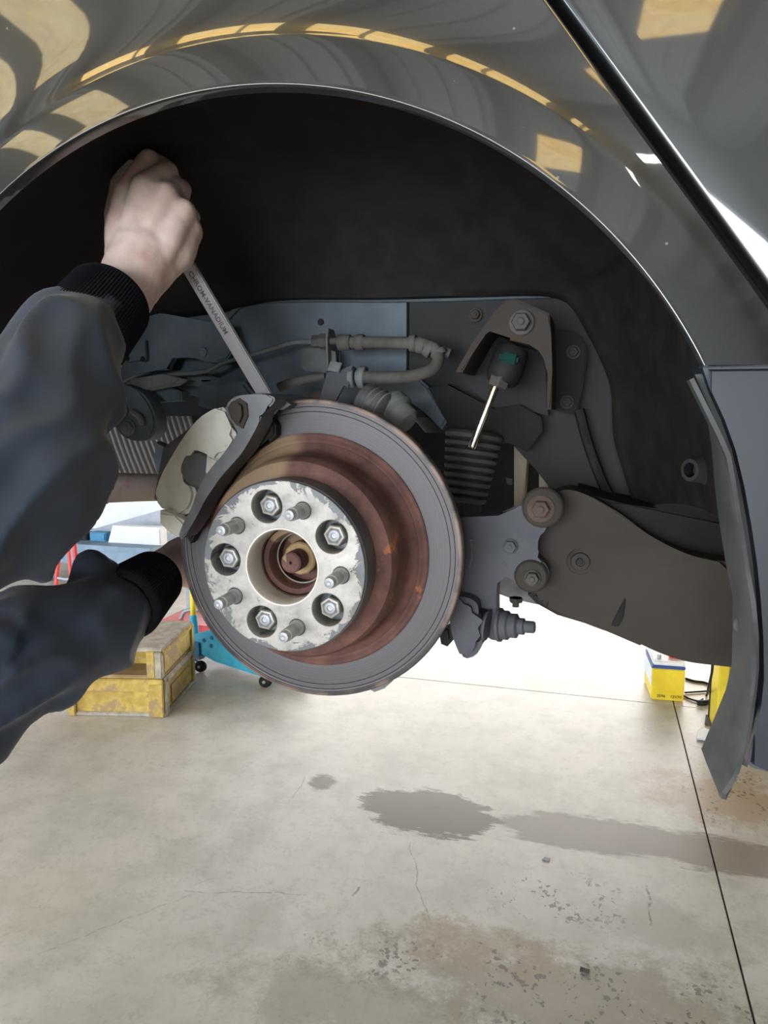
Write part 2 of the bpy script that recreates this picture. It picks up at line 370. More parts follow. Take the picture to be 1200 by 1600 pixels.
def floor_mat():
    m = NT('stained_concrete')
    pos = m.n('ShaderNodeNewGeometry').outputs['Position']
    def nz(sc_, det=5, ro=.6, st=(1, 1, 1), dist=0):
        mp = m.n('ShaderNodeMapping', i_Vector=pos); mp.inputs['Scale'].default_value = st
        return m.noise(sc_, det, ro, vec=mp.outputs[0], dist=dist)
    big = nz(1.1, 4); mid = nz(5, 6, .65); fine = nz(60, 5, .7); streak = nz(17, 8, .78, (.35, 1.6, 1))
    c = m.ramp(big, [(.3, (.56, .535, .465)), (.5, (.66, .60, .54)), (.7, (.70, .665, .62))])
    c = m.mix(m.math('MULTIPLY', m.step(mid, .40, .68), .40), c, (.36, .34, .28, 1))
    c = m.mix(m.math('MULTIPLY', m.step(fine, .5, .8), .22), c, (.36, .34, .30, 1))
    def blob(px, py, rx, ry, rot=0, amp=.9, soft=.12, nf=None):
        p = G(px, py)
        v = m.n('ShaderNodeVectorMath', operation='SUBTRACT', i_0=pos, i_1=tuple(p)).outputs[0]
        mp = m.n('ShaderNodeMapping', i_Vector=v, vector_type='TEXTURE'); mp.inputs['Rotation'].default_value = (0, 0, rot)
        mp.inputs['Scale'].default_value = (rx, ry, 1)
        l = m.n('ShaderNodeVectorMath', operation='LENGTH', i_0=mp.outputs[0]).outputs['Value']
        l = m.math('ADD', l, m.math('MULTIPLY', m.math('SUBTRACT', mid, .5), .7))
        l = m.math('ADD', l, m.math('MULTIPLY', m.math('SUBTRACT', nf or streak, .5), amp*2))
        return m.math('SUBTRACT', 1.0, m.step(l, 1-soft, 1+soft))
    dirtn = nz(7, 10, .8)
    c = m.mix(m.math('MULTIPLY', m.step(nz(24, 8, .75), .50, .66), .28), c, (.34, .32, .27, 1))
    # broad soft dirt towards the near edge and under the car
    for px, py, rx, ry, a, col in [(900, 1560, .50, .15, .68, (.27, .215, .14, 1)), (1120, 1245, .24, .17, .7, (.42, .29, .18, 1)), (560, 1570, .34, .11, .6, (.34, .30, .22, 1)),
                                   (760, 1480, .20, .08, .6, (.36, .28, .18, 1)), (1040, 1450, .20, .09, .55, (.40, .36, .30, 1)), (90, 1410, .25, .15, .25, (.50, .45, .33, 1)), (160, 1215, .34, .08, .14, (.44, .40, .36, 1))]:
        k = m.math('MULTIPLY', blob(px, py, rx, ry, 0, 2.3, .45, dirtn), a)
        c = m.mix(k, c, col)
    # small dark specks, thick in two places
    v = m.n('ShaderNodeTexVoronoi', i_Vector=m.n('ShaderNodeVectorMath', operation='MULTIPLY_ADD', i_0=m.n('ShaderNodeTexNoise', i_Vector=pos, i_Scale=55.0, i_Detail=3).outputs['Color'], i_1=(.035, .035, 0), i_2=pos).outputs[0], i_Scale=64); v.inputs['Randomness'].default_value = 1
    sp = m.math('LESS_THAN', v.outputs['Distance'], m.math('MULTIPLY', m.step(nz(8, 3), .38, .66), .42))
    zone = m.math('ADD', m.math('ADD', blob(870, 1400, .20, .12, 0, .6, .6, mid), blob(950, 1560, .6, .14, 0, .6, .6, mid)), m.math('ADD', blob(1140, 1240, .2, .2, 0, .5, .6, mid), .12))
    c = m.mix(m.math('MULTIPLY', m.math('MULTIPLY', sp, m.n('ShaderNodeClamp', i_0=zone).outputs[0]), .75), c, (.12, .11, .10, 1))
    # wet-looking dark stains
    st = m.math('MAXIMUM', blob(672, 1270, .235, .145, -.05, .75, .07), blob(505, 1222, .05, .06, .3, 1.1, .2))
    st2 = m.math('MAXIMUM', blob(930, 1303, .33, .11, .03, .8, .12), blob(1130, 1335, .40, .10, 0, .85, .15))
    c = m.mix(m.math('MULTIPLY', st, .9), c, m.mix(mid, (.12, .088, .075, 1), (.165, .122, .10, 1)))
    c = m.mix(m.math('MULTIPLY', st2, .78), c, m.mix(mid, (.155, .118, .10, 1), (.215, .168, .14, 1)))
    wob = m.n('ShaderNodeTexNoise', i_Vector=pos, i_Scale=9.0, i_Detail=4).outputs['Color']
    wpos = m.n('ShaderNodeVectorMath', operation='MULTIPLY_ADD', i_0=wob, i_1=(.05, .05, 0), i_2=pos).outputs[0]
    for x0_, y0_, x1_, y1_, wd_, al in [(640, 1318, 668, 1440, .0016, .6), (292, 1392, 480, 1396, .0016, .55), (60, 1490, 292, 1400, .0018, .35), (452, 1252, 478, 1212, .002, .6), (1012, 1385, 1016, 1442, .0035, .8), (1075, 1163, 1108, 1171, .002, .7), (550, 1398, 566, 1386, .003, .7), (300, 1385, 330, 1372, .002, .3)]:
        a_, b_ = G(x0_, y0_)+Vector((.025, .025, 0)), G(x1_, y1_)+Vector((.025, .025, 0)); ab = b_-a_
        ap = m.n('ShaderNodeVectorMath', operation='SUBTRACT', i_0=wpos, i_1=tuple(a_)).outputs[0]
        tt = m.n('ShaderNodeVectorMath', operation='DOT_PRODUCT', i_0=ap, i_1=tuple(ab/ab.length_squared)).outputs['Value']
        tt = m.n('ShaderNodeClamp', i_0=tt).outputs[0]
        pr_ = m.n('ShaderNodeVectorMath', operation='SCALE', i_0=tuple(ab), i_Scale=tt).outputs[0]
        dd_ = m.n('ShaderNodeVectorMath', operation='LENGTH', i_0=m.n('ShaderNodeVectorMath', operation='SUBTRACT', i_0=ap, i_1=pr_).outputs[0]).outputs['Value']
        k = m.math('MULTIPLY', m.math('SUBTRACT', 1.0, m.step(dd_, wd_*.5, wd_*1.6)), m.math('MULTIPLY', m.step(fine, .35, .6), al))
        c = m.mix(k, c, (.10, .09, .08, 1))
    ro = m.math('SUBTRACT', .42, m.math('MULTIPLY', st, .12))
    m.set(Base_Color=c, Roughness=ro, Specular_IOR_Level=.38)
    m.bump(m.math('ADD', m.math('MULTIPLY', mid, .5), m.math('MULTIPLY', fine, .5)), .12, .003); return m.m
M['floor'] = floor_mat()
M['joint'] = worn('dark_joint_fill', (.02, .017, .015, 1), (.05, .04, .035, 1), 30, .9)
def ceil_sheet():
    m = NT('grey_roof_sheet'); m.set(Base_Color=m.mix(m.noise(2, 3), (.22, .23, .23, 1), (.3, .31, .31, 1)), Roughness=.6); return m.m
M['roof'] = ceil_sheet()
def glow_roof():
    m = NT('added_yellow_glow_sheet'); f = m.noise(1.6, 6, .7); g = m.noise(9, 4)  # added glow out of view, puts gold reflections on the paint
    c = m.mix(m.step(f, .3, .7), (1, .56, .10, 1), (1, .76, .34, 1))
    m.set(Base_Color=(.6, .45, .2, 1), Roughness=.6, Emission_Color=c, Emission_Strength=m.math('MULTIPLY', m.math('ADD', .35, g), 6.0)); return m.m
M['roofglow'] = glow_roof()
M['roofglow2'] = M['roofglow'].copy()
for nd in M['roofglow2'].node_tree.nodes:
    if nd.type == 'MATH' and nd.operation == 'MULTIPLY' and abs(nd.inputs[1].default_value-6) < .01: nd.inputs[1].default_value = 3.6
    if nd.type == 'MIX': nd.inputs[6].default_value = (1, .72, .30, 1); nd.inputs[7].default_value = (1, .86, .55, 1)
M['beam'] = worn('dark_steel_rafter', (.02, .02, .02, 1), (.04, .04, .04, 1), 5, .6)

# ------------------------------------------------------------------ the setting
X0, X1, Y0, Y1, ZC = -9.0, 8.0, -9.0, 12.0, 4.6
fl = box('floor', ((X0+X1)/2, (Y0+Y1)/2, -.075), (X1-X0, Y1-Y0, .13), M['joint'], bev=0); fl['kind'] = 'structure'
xs = [X0, -4.1, .40, 4.9, X1]; ys = [Y0, -5.4, -.9, 3.60, 8.1, Y1]
for i in range(len(xs)-1):
    for j in range(len(ys)-1):
        a, b, c_, d = xs[i]+.0025, xs[i+1]-.0025, ys[j]+.002, ys[j+1]-.002
        bm = bmesh.new(); bm_box(bm, ((a+b)/2, (c_+d)/2, -.006), (b-a, d-c_, .012), None, .002)
        put('slab', bm2me(bm), M['floor'], fl)
outside = box('ground', (0, 22, -.06), (40, 20, .1), M['floor'], bev=0); outside['kind'] = 'structure'
def wall(name, c, s, mat=None):
    o = box(name, c, s, mat or M['wall'], bev=0); o['kind'] = 'structure'; return o
# back wall: a dark pier left of a wide open doorway
wall('wall_back', (-8.35, Y1+.1, ZC/2), (1.3, .2, ZC), M['darkwall'])
o = wall('wall_back_header', (0, Y1+.1, 4.25), (15.8, .2, .7)); o.name = 'trim_1'
o = wall('wall_back_pier', (6.6, Y1+.1, 2.0), (2.8, .2, 4.0)); o.name = 'trim_2'
wall('wall_right', (X1+.1, 1.5, ZC/2), (.2, 21.4, ZC))
o = wall('wall_left', (X0-.1, 7.2, ZC/2), (.2, 9.8, ZC)); 
o = wall('x', (X0-.1, -7.3, ZC/2), (.2, 3.6, ZC)); o.name = 'trim_3'
o = wall('x', (X0-.1, -1.6, 4.1), (.2, 7.8, 1.0)); o.name = 'trim_4'
wall('wall_front', (4.9, Y0-.1, ZC/2), (6.4, .2, ZC), M['darkwall'])
o = wall('x', (-7.45, Y0-.1, ZC/2), (3.3, .2, ZC), M['darkwall']); o.name = 'trim_5'
o = wall('x', (-2.05, Y0-.1, 3.8), (7.5, .2, 1.6), M['darkwall']); o.name = 'trim_6'
ce = box('ceiling', ((X0+X1)/2, (Y0+Y1)/2, ZC+.06), (X1-X0, Y1-Y0, .1), M['roof'], bev=0); ce['kind'] = 'structure'
# corrugated ribs of the roof, dark rafters below and added glowing yellow sheets, unseen, for gold reflections
bm = bmesh.new()
for i in range(60): bm_box(bm, (X0+.2+i*.285, (Y0+Y1)/2, ZC-.01), (.09, Y1-Y0-.1, .04))
rb = put('roof_rib', bm2me(bm), M['roof'], ce); rb['kind'] = 'stuff'
for x in np.arange(-8.4, 8, 1.05):
    box('rafter', (x, (Y0+Y1)/2, ZC-.16), (.16, Y1-Y0-.1, .24), M['beam'], ce, bev=0)
def sheets(x0, x1, y0, y1, mt=None):
    x = x0
    while x < x1-.05:
        x2 = min(x+.95, x1); box('added_glow_sheet', ((x+x2)/2, (y0+y1)/2, ZC-.045), (x2-x-.05, y1-y0, .015), mt or M['roofglow'], ce, bev=0); x = x2
sheets(-8.95, -3.3, -8.9, -2.2, M['roofglow2'])
sheets(-3.4, 2.6, -.5, .4)
sheets(.35, .95, -5.3, -4.3)

# ------------------------------------------------------------------ the car
HX, HZ = -.272, CAM_H-.144          # wheel hub
AX, AZ, AR = -.270, CAM_H-.148, .376  # wheel arch circle, on the plane Y = .53
YB = .53
car = empty('car', (HX, 1.3, 0), 'dark grey car raised on the lift with its wheel off, brake disc and suspension bare', 'car')

# --- quarter panel: arch lip, flared band, crease, flat side; profile by distance from the lip
g0, g1 = A(860, 0, YB), A(1200, 470, YB)
gdir = (g0-g1); gdir.y = 0; gdir.normalize(); gn = Vector((gdir.z, 0, -gdir.x))
if gn.x < 0: gn = -gn
ZS = A(1097, 572, YB).z             # seam to the sill cladding
TH0 = math.asin((ZS-AZ)/AR)
def side_y(x, z):
    """the body side leans in towards the roof and is slightly barrelled"""
    h = z-AZ
    return YB+.010*max(0, h-.40)+.16*max(0, h-.30)**2+.03*(x-AX)**2
def prof(d):
    """how far the arch flare stands out (towards -Y) at distance d from the lip"""
    if d < .0012: return .0125+.0025*math.sqrt(max(0, 1-(1-d/.0012)**2))
    if d < .036: return .010+.005*(1-d/.036)**.8
    return .010*math.exp(-(d-.036)/.014)
def outer_pt(th):
    c = math.atan2(ZS-AZ, (g1+gdir*((ZS-g1.z)/gdir.z)).x-AX)
    t2 = th
    if th < math.radians(62): t2 = c+(th-TH0)*(math.radians(62)-c)/(math.radians(62)-TH0)
    d = Vector((math.cos(t2), 0, math.sin(t2)))
    den = d.x*gn.x+d.z*gn.z; r = 9.0
    if den > 1e-4:
        r = min(9.0, ((g1.x-AX)*gn.x+(g1.z-AZ)*gn.z)/den)
    if d.z > 1e-3: r = min(r, .95/d.z)
    if d.x < -1e-3: r = min(r, 1.55/-d.x)
    return Vector((AX, 0, AZ))+d*r, True
bm = bmesh.new(); rows = []
ds = [0, .0003, .0007, .0012, .0020, .004, .008, .014, .02, .026, .031, .034, .0355, .0365, .038, .040, .042, .045, .048, .052, .056, .061, .067, .074, .082, .092]
NTH = 150; thetas = [TH0+(math.radians(196)-TH0)*i/NTH for i in range(NTH+1)]
for th in thetas:
    e = Vector((math.cos(th), 0, math.sin(th))); L = Vector((AX, 0, AZ))+e*AR; P, hard = outer_pt(th)
    dr = (P-L); n = dr.length; dr.normalize(); row = []
    q0 = bm.verts.new(L-e*.0004+Vector((0, YB-.002, 0))); row.append(q0); row.append(bm.verts.new(L-e*.0002+Vector((0, YB-.008, 0))))
    dd = [x for x in ds if x < n-.03]
    k = 14; dd += [ds[-1]+(n-.0036-ds[-1])*(i/k) for i in range(1, k+1)] if n > .15 else [dd[-1]+(n-.0036-dd[-1])*(i/8) for i in range(1, 9)]
    while len(dd) < len(ds)+14: dd.append(dd[-1]+1e-5)
    dd = dd[:len(ds)+14]
    for d in dd:
        p = L+dr*d; rr = math.hypot(p.x-AX, p.z-AZ)-AR
        fade = 1.0
        row.append(bm.verts.new((p.x, side_y(p.x, p.z)-prof(max(rr, 0))*fade, p.z)))
    for a_, b_ in ((.0022, .0003), (.0008, .0012), (0, .003), (0, .02)):
        p = L+dr*(n-a_); row.append(bm.verts.new((p.x, side_y(p.x, p.z)+b_, p.z)))
    rows.append(row)
for a, b in zip(rows[:-1], rows[1:]):
    for i in range(len(a)-1): bm.faces.new((a[i], a[i+1], b[i+1], b[i]))
# lower edge turned in along the seam
for a_, b_ in zip(rows[0][:-1], rows[0][1:]):
    va = bm.verts.new(a_.co+Vector((0, .02, -.001))); vb = bm.verts.new(b_.co+Vector((0, .02, -.001))); bm.faces.new((a_, va, vb, b_))
bmesh.ops.remove_doubles(bm, verts=bm.verts, dist=2e-6)
qp = put('rear_quarter_panel', bm2me(bm), M['paint'], car, smooth=50)
# --- rear door beyond the slanting gap
def gp(t, off): return g1+gdir*t+gn*off
bm = bmesh.new(); rows = []
for i in range(40):
    ta, tb = (ZS+.001-g1.z)/gdir.z, (AZ+.95-g1.z)/gdir.z; t = ta+(tb-ta)*i/39; row = []
    for off, dy in [(.0062, .022), (.0062, .003), (.0067, .0012), (.0076, .0003), (.0092, 0)]+[(.0092+1.3*(k/14)**1.5, 0) for k in range(1, 15)]:
        p = gp(t, min(off, .0092)); p.x += max(0, off-.0092); p.z = max(p.z, ZS-.001)
        row.append(bm.verts.new((p.x, side_y(p.x, p.z)+dy, p.z)))
    rows.append(row)
for a, b in zip(rows[:-1], rows[1:]):
    for i in range(len(a)-1): bm.faces.new((a[i], a[i+1], b[i+1], b[i]))
put('rear_door', bm2me(bm), M['paint'], car, smooth=50)
# black strip behind the gap, standing for the shade inside it
ta = (ZS+.003-g1.z)/gdir.z; pts = [gp(ta, -.012), gp(ta, .022), gp((AZ+.94-g1.z)/gdir.z, .022), gp((AZ+.94-g1.z)/gdir.z, -.012)]
bm = bmesh.new(); bm_plate(bm, [Vector((p.x, side_y(p.x, p.z)+.022, p.z)) for p in pts], .01, 0)
put('gap_shade_strip', bm2me(bm), M['black'], car)

# --- sill cladding below the seam, right of the arch
sl = [(1098, 571), (1112, 612), (1132, 655), (1150, 705), (1163, 760), (1174, 820), (1183, 880), (1189, 940), (1193, 1000), (1194, 1060), (1190, 1100), (1180, 1150), (1168, 1196), (1176, 1203), (1205, 1207)]
sp = [A(x, y, .532) for x, y in sl]; sp += [Vector((1.5, .532, sp[-1].z+.002)), Vector((1.5, .532, sp[0].z))]
bm = bmesh.new(); bm_plate(bm, sp, .06, .004, seg=3)
M['sill'] = worn('dark_blue_grey_cladding', (.012, .018, .028, 1), (.018, .026, .038, 1), 8, .42, bump=.03)
put('sill_cladding', bm2me(bm), M['sill'], car, smooth=30, label='lower dark blue-grey sill cladding')
# --- hanging grey plastic flap in front of the sill: a strip that widens to a pointed tongue
fl_l = [(1079, 592), (1096, 628), (1113, 662), (1120, 700), (1125, 760), (1131, 820), (1140, 880), (1151, 930), (1153, 985), (1151, 1042), (1140, 1078), (1122, 1118), (1102, 1170)]
fl_r = [(1085, 590), (1110, 640), (1128, 680), (1141, 712), (1152, 768), (1163, 826), (1172, 885), (1180, 940), (1184, 990), (1186, 1040), (1184, 1085), (1178, 1125), (1168, 1165)]
bm = bmesh.new(); cols = []
N = len(fl_l)
for i in range(N):
    l, r = A(*fl_l[i], .575+.0*i), A(*fl_r[i], .528); row = []
    for k in range(6):
        t = k/5; p = l.lerp(r, t); p.y -= .010*math.sin(PI*t)+.004*math.sin(i*1.3+t*4); row.append(bm.verts.new(p))
    cols.append(row)
ex = [[(1108, 1186), (1163, 1182)], [(1117, 1208), (1156, 1206)], [(1126, 1230), (1145, 1228)], [(1130, 1241), (1134, 1242)]]
for l, r in ex:
    l, r = A(*l, .572), A(*r, .53); row = []
    for k in range(6):
        t = k/5; p = l.lerp(r, t); p.y -= .008*math.sin(PI*t); row.append(bm.verts.new(p))
    cols.append(row)
for a, b in zip(cols[:-1], cols[1:]):
    for k in range(5): bm.faces.new((a[k], a[k+1], b[k+1], b[k]))
bmesh.ops.recalc_face_normals(bm, faces=bm.faces)
bmesh.ops.solidify(bm, geom=bm.faces[:], thickness=.003)
flap = put('splash_flap', bm2me(bm), M['plastic'], car, smooth=40, label='cracked grey plastic splash flap hanging to a point')
for (x, y, r) in ((1156, 975, .006), (1154, 1085, .007)):
    bm = bmesh.new(); bm_lathe(bm, [(0, 0), (r, 0), (r*.9, .002), (r*.4, .003), (0, .001)], A(x, y, .566), (.55, -.8, 0), 18)
    put('clip', bm2me(bm), M['plastic'], flap, smooth=30)
# inner flange strip between flap and sill with the open slit
plate('sill_flange', [(1086, 585), (1100, 584), (1122, 640), (1146, 705), (1163, 775), (1178, 850), (1190, 930), (1196, 1000), (1197, 1060), (1192, 1110), (1180, 1160), (1168, 1200), (1158, 1195), (1170, 1120), (1176, 1040), (1174, 980), (1168, 900), (1158, 800), (1142, 722), (1118, 660)], .548, .003, M['plastic'], car, bev=.001)

# --- wheel arch liner: lofted from the lip to the inner ridge
pairs = [(196, (-330, 760)), (185, (-160, 640)), (172, (-20, 560)), (160, (90, 522)), (148, (190, 503)), (136, (270, 493)), (124, (332, 485)), (113, (385, 472)), (102, (440, 466)), (92, (510, 465)), (82, (590, 465)),
         (72, (670, 463)), (62, (750, 461)), (53, (820, 459)), (46, (868, 462)), (41, (893, 478)), (36, (915, 515)), (31, (938, 560))]
ring_o = [Vector((AX+math.cos(math.radians(a))*(AR+.003), YB-.003, AZ+math.sin(math.radians(a))*(AR+.003))) for a, _ in pairs]
ring_i = [A(*p, .875) for _, p in pairs]
for (o_, i_) in [((1106, 610), (954, 605)), ((1118, 660), (957, 650)), ((1130, 710), (960, 690)), ((1138, 770), (976, 745)), ((1150, 829), (992, 796))]:
    ring_o.append(A(*o_, .556)); ring_i.append(A(*i_, .875))
ro = catmull(ring_o, 5); ri = catmull(ring_i, 5)
bm = bmesh.new(); grid = []
NT_ = 22
for j, (o_, i_) in enumerate(zip(ro, ri)):
    row = []
    s = j/(len(ro)-1)
    for k in range(NT_+1):
        t = k/NT_
        q = o_.lerp(i_, t**2.1); q.y = o_.y+(i_.y-o_.y)*(1-(1-t)**1.35)
        rib = sum(.011*math.exp(-((s-c-.02*math.sin(t*3))/.010)**2) for c in (.50, .63, .36))*math.sin(PI*min(1, t*1.1))
        e = Vector((q.x-AX, 0, q.z-AZ)).normalized(); q += e*(.060*math.sin(PI*min(1.0, t*1.02)**.62)*max(0, min(1, (.80-s)/.12)))-e*rib
        row.append(bm.verts.new(q))
    p = i_.copy(); p.y += .012; row.append(bm.verts.new(p+Vector((0, .02, 0))))
    grid.append(row)
for a, b in zip(grid[:-1], grid[1:]):
    for k in range(len(a)-1): bm.faces.new((a[k], a[k+1], b[k+1], b[k]))
bmesh.ops.recalc_face_normals(bm, faces=bm.faces)
liner = put('wheel_arch_liner', bm2me(bm), M['liner'], car, smooth=60)
# pressed bolt pocket on the liner by the sill
bm = bmesh.new()
bm_lathe(bm, [(.006, .022), (.009, .022), (.012, .004), (.0145, 0), (.0145, -.01)], A(1108, 733, .655), (-.75, -.66, 0), 24)
bm_hex(bm, A(1108, 733, .655), (-.75, -.66, 0), .012, .012)
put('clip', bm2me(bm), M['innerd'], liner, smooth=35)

# --- inner wing panel and what is fixed to it
YI = .90
def pt_in(y): return y
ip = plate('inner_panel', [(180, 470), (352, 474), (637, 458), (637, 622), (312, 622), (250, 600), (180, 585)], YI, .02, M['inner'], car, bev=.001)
ipr = plate('inner_panel', [(637, 458), (900, 452), (968, 640), (1000, 800), (950, 800), (880, 790), (838, 735), (800, 692), (715, 694), (664, 603), (637, 600)], YI, .02, M['innerd'], car, bev=.001, label='front half of the inner panel with shade in its colour')
# raised pressing: its rounded corner shows as a dark line behind the wrench
bm = bmesh.new()
seam = catmull([A(338, 560, YI-.002), A(345, 520, YI-.002), (A(362, 490, YI-.002)), A(392, 472, YI-.002), A(480, 468, YI-.002), A(640, 468, YI-.002), A(860, 461, YI-.002)], 8)
bm_tube(bm, seam, .0035, 8, True, 1); put('seam_bead', bm2me(bm), M['inner'], ip, smooth=60)
bm = bmesh.new(); bm_tube(bm, [A(637, 470, YI-.001), A(637, 560, YI-.001), A(636, 600, YI-.001)], .0016, 6, True, 1); put('seam_bead', bm2me(bm), M['liner'], ip, smooth=60)
lathe('plug_hole', [(0, .001), (.0035, .001), (.0042, 0), (0, 0)], A(501, 503, YI-.0015), (0, -1, 0), M['black'], ip, 16)
# lower rail of the panel
plate('rail', [(312, 590), (655, 592), (668, 603), (700, 655), (690, 672), (640, 622), (330, 640), (308, 634)], YI-.015, .03, M['inner'], car, bev=.003)
plate('rail_box', [(311, 596), (380, 596), (398, 618), (360, 640), (350, 640), (318, 637), (308, 628)], YI-.06, .05, M['inner'], car, bev=.004)
plate('blanking_plate', [(474, 541), (514, 543), (514, 583), (476, 580), (470, 575), (470, 548)], YI-.006, .006, M['innerb'], car, bev=.001)
# dark underbody behind everything
plate('underbody', [(80, 540), (1010, 560), (1030, 900), (820, 880), (700, 860), (640, 700), (600, 650), (80, 650)], 1.12, .5, M['black'], car, bev=0)
plate('underbody', [(60, 560), (420, 560), (420, 735), (60, 735)], 1.34, .3, M['black'], car, bev=0)
box('underbody', (1.3, 1.75, CAM_H+.18), (3.6, 1.2, .36), M['liner'], car, bev=.02)
box('underbody', (-1.1, 1.75, CAM_H+.24), (1.3, 1.2, .36), M['liner'], car, bev=.02)
box('body_shell', (-.15, 1.5, CAM_H+.565), (3.2, 1.75, .45), M['paint'], car, bev=.03)
# the two pale underbody rails glimpsed past the boot
plate('chassis_rail', [(803, 692), (824, 708), (817, 800), (810, 815), (803, 815)], 1.0, .04, M['beige'], car, bev=.002)
plate('chassis_rail', [(842, 735), (850, 740), (858, 768), (842, 768)], 1.0, .03, M['beige'], car, bev=.002)
plate('bracket', [(756, 728), (768, 724), (768, 747), (758, 745)], .95, .01, M['boltm'], car, bev=.001)
plate('bracket', [(790, 745), (800, 748), (800, 758), (792, 757)], .99, .01, M['boltm'], car, bev=.001)

# --- left: folded brackets, bolt eye, rail steps
plate('bracket', [(150, 470), (312, 500), (352, 505), (366, 545), (354, 562), (338, 566), (320, 565), (306, 560), (292, 556), (268, 557), (262, 578), (228, 580), (206, 588), (180, 600), (170, 560)], .865, .012, M['inner'], car, bev=.002)
bolt('bolt', 319, 550, .866, .0062, M['innerb'], car, washer=1.7, h=.003)
plate('clip_plate', [(192, 533), (226, 531), (228, 562), (192, 566)], .856, .006, M['inner'], car, bev=.001)
for (x, y) in ((199, 560), (223, 561)): lathe('plug_hole', [(0, .001), (.0026, .001), (.0036, 0), (0, 0)], A(x, y, .8555), (0, -1, 0), M['black'], car, 12)
plate('step_bracket', [(204, 592), (230, 588), (250, 584), (262, 586), (284, 592), (270, 602), (220, 611), (196, 602)], .85, .02, M['innerb'], car, bev=.002)
plate('step_bracket', [(214, 606), (262, 603), (282, 612), (284, 626), (236, 629)], .875, .02, M['inner'], car, bev=.002)
plate('step_bracket', [(262, 580), (300, 578), (345, 592), (310, 604), (268, 600)], .885, .015, M['inner'], car, bev=.002)
eye = plate('hanger_bracket', [(170, 610), (186, 598), (210, 606), (228, 620), (242, 648), (243, 668), (236, 684), (222, 690), (200, 688), (182, 675), (172, 650)], .83, .03, M['inner'], car, bev=.003, smooth_pts=1)
bolt('bolt', 189, 641, .828, .0085, M['innerb'], eye, washer=1.25, h=.008)
bolt('bolt', 200, 668, .828, .0085, M['innerb'], eye, washer=1.3, h=.004)
tube('hanger_lug', [A(206, 642, .822), A(218, 652, .822), (A(222, 664, .824))], .004, M['innerb'], eye, 8)

# --- corrugated heat shield: every rib a fold
bm = bmesh.new()
x0, x1, z0, z1 = A(60, 690, 1.18).x, A(330, 690, 1.18).x, A(60, 735, 1.18).z, A(60, 610, 1.18).z
nx = 130; rows = []
for i in range(nx+1):
    u = i/nx; row = []
    for k in range(9):
        v = k/8; z = z0+(z1-z0)*v; x = x0+(x1-x0)*u+(z-z0)*-.45
        row.append(bm.verts.new((x, 1.18+.0015*math.sin(u*2*PI*32)+.03*v*v, z)))
    rows.append(row)
for a, b in zip(rows[:-1], rows[1:]):
    for k in range(8): bm.faces.new((a[k], a[k+1], b[k+1], b[k]))
bmesh.ops.recalc_face_normals(bm, faces=bm.faces); bmesh.ops.solidify(bm, geom=bm.faces[:], thickness=.0015)
put('heat_shield', bm2me(bm), M['shield'], car, smooth=60, label='thin ribbed metal heat shield above the exhaust')
# exhaust pipe with a weld seam
ex = [A(-120, 772, 1.25), A(60, 766, 1.24), A(170, 758, 1.23), A(290, 755, 1.24), A(420, 760, 1.3)]
pipe = tube('exhaust_pipe', ex, [.036, .036, .0345, .0335, .033], M['pipe'], car, 28)
bm = bmesh.new(); bm_tube(bm, [A(168, 758, 1.23)+Vector((.036*math.cos(a)*.0-.004*math.cos(a), -.0350*math.cos(a), .0350*math.sin(a))) for a in np.linspace(-1.5, 1.5, 14)], .0018, 8, True, 2)
put('weld_bead', bm2me(bm), M['rustbolt'], pipe, smooth=60)
plate('shield_strut', [(243, 690), (262, 700), (262, 740), (250, 760), (240, 720)], 1.1, .02, M['castdark'], car)

# --- steel brake line and its flexible hose
tube('brake_line', [A(262, 586, .86), A(320, 580, .865), A(352, 566, .87), A(396, 554, .87), A(430, 543, .87), A(460, 535, .865), A(496, 534, .86)], .0028, M['innerb'], car, 10)
hs = tube('brake_hose', [A(560, 535, .85), A(600, 535, .845), A(640, 536, .84), A(664, 538, .835), (A(682, 548, .83)), A(684, 566, .82), A(670, 580, .81), A(640, 588, .80), A(600, 590, .79), A(568, 589, .785)], .0068, M['hose'], car, 14)
for (x, y, x2, y2, r, Yd) in ((529, 535, 548, 535, .0095, .855), (548, 535, 556, 535, .0075, .855), (556, 535, 569, 535, .0098, .852), (640, 536, 650, 536, .0098, .84), (652, 538, 664, 541, .0095, .837), (667, 542, 676, 549, .0102, .834), (683, 548, 688, 556, .0095, .83), (690, 548, 704, 553, .006, .84)):
    a, b = A(x, y, Yd), A(x2, y2, Yd)
    lathe('crimp', [(0, 0), (r*.92, 0), (r, .0012), (r, (b-a).length-.0012), (r*.92, (b-a).length), (0, (b-a).length)], a, b-a, M['hose'], hs, 18)
a = A(489, 534, .86); bm = bmesh.new(); bm_hex(bm, a, (1, 0, 0), .014, .009); bm_hex(bm, a+Vector((.0095, 0, 0)), (1, 0, 0), .0165, .009); bm_lathe(bm, [(0, 0), (.0045, 0), (.0045, .02), (0, .02)], a+Vector((.018, 0, 0)), (1, 0, 0), 12)
put('fitting', bm2me(bm), M['hose'], hs, smooth=30)
bm = bmesh.new(); bm_plate(bm, [A(514, 514, .862)+Vector((0, d, e)) for d, e in ((-.008, 0), (.012, 0), (.03, -.02), (.03, -.05), (-.010, -.05), (-.013, -.012))], .0025, .0006, (1, 0, 0))
put('hose_bracket', bm2me(bm), M['innerb'], car, smooth=30)
plate('hose_bracket', [(514, 545), (524, 550), (526, 578), (512, 578)], .862, .003, M['innerb'], car, bev=.0006)
for (x, y, x2, y2, r) in ((546, 589, 555, 589, .0115), (557, 589, 561, 589, .0085), (561, 589, 572, 590, .0125)):
    a, b = A(x, y, .79), A(x2, y2, .79)
    lathe('fitting', [(0, 0), (r*.9, 0), (r, .001), (r, (b-a).length-.001), (r*.9, (b-a).length), (0, (b-a).length)], a, b-a, M['innerb'], hs, 14)
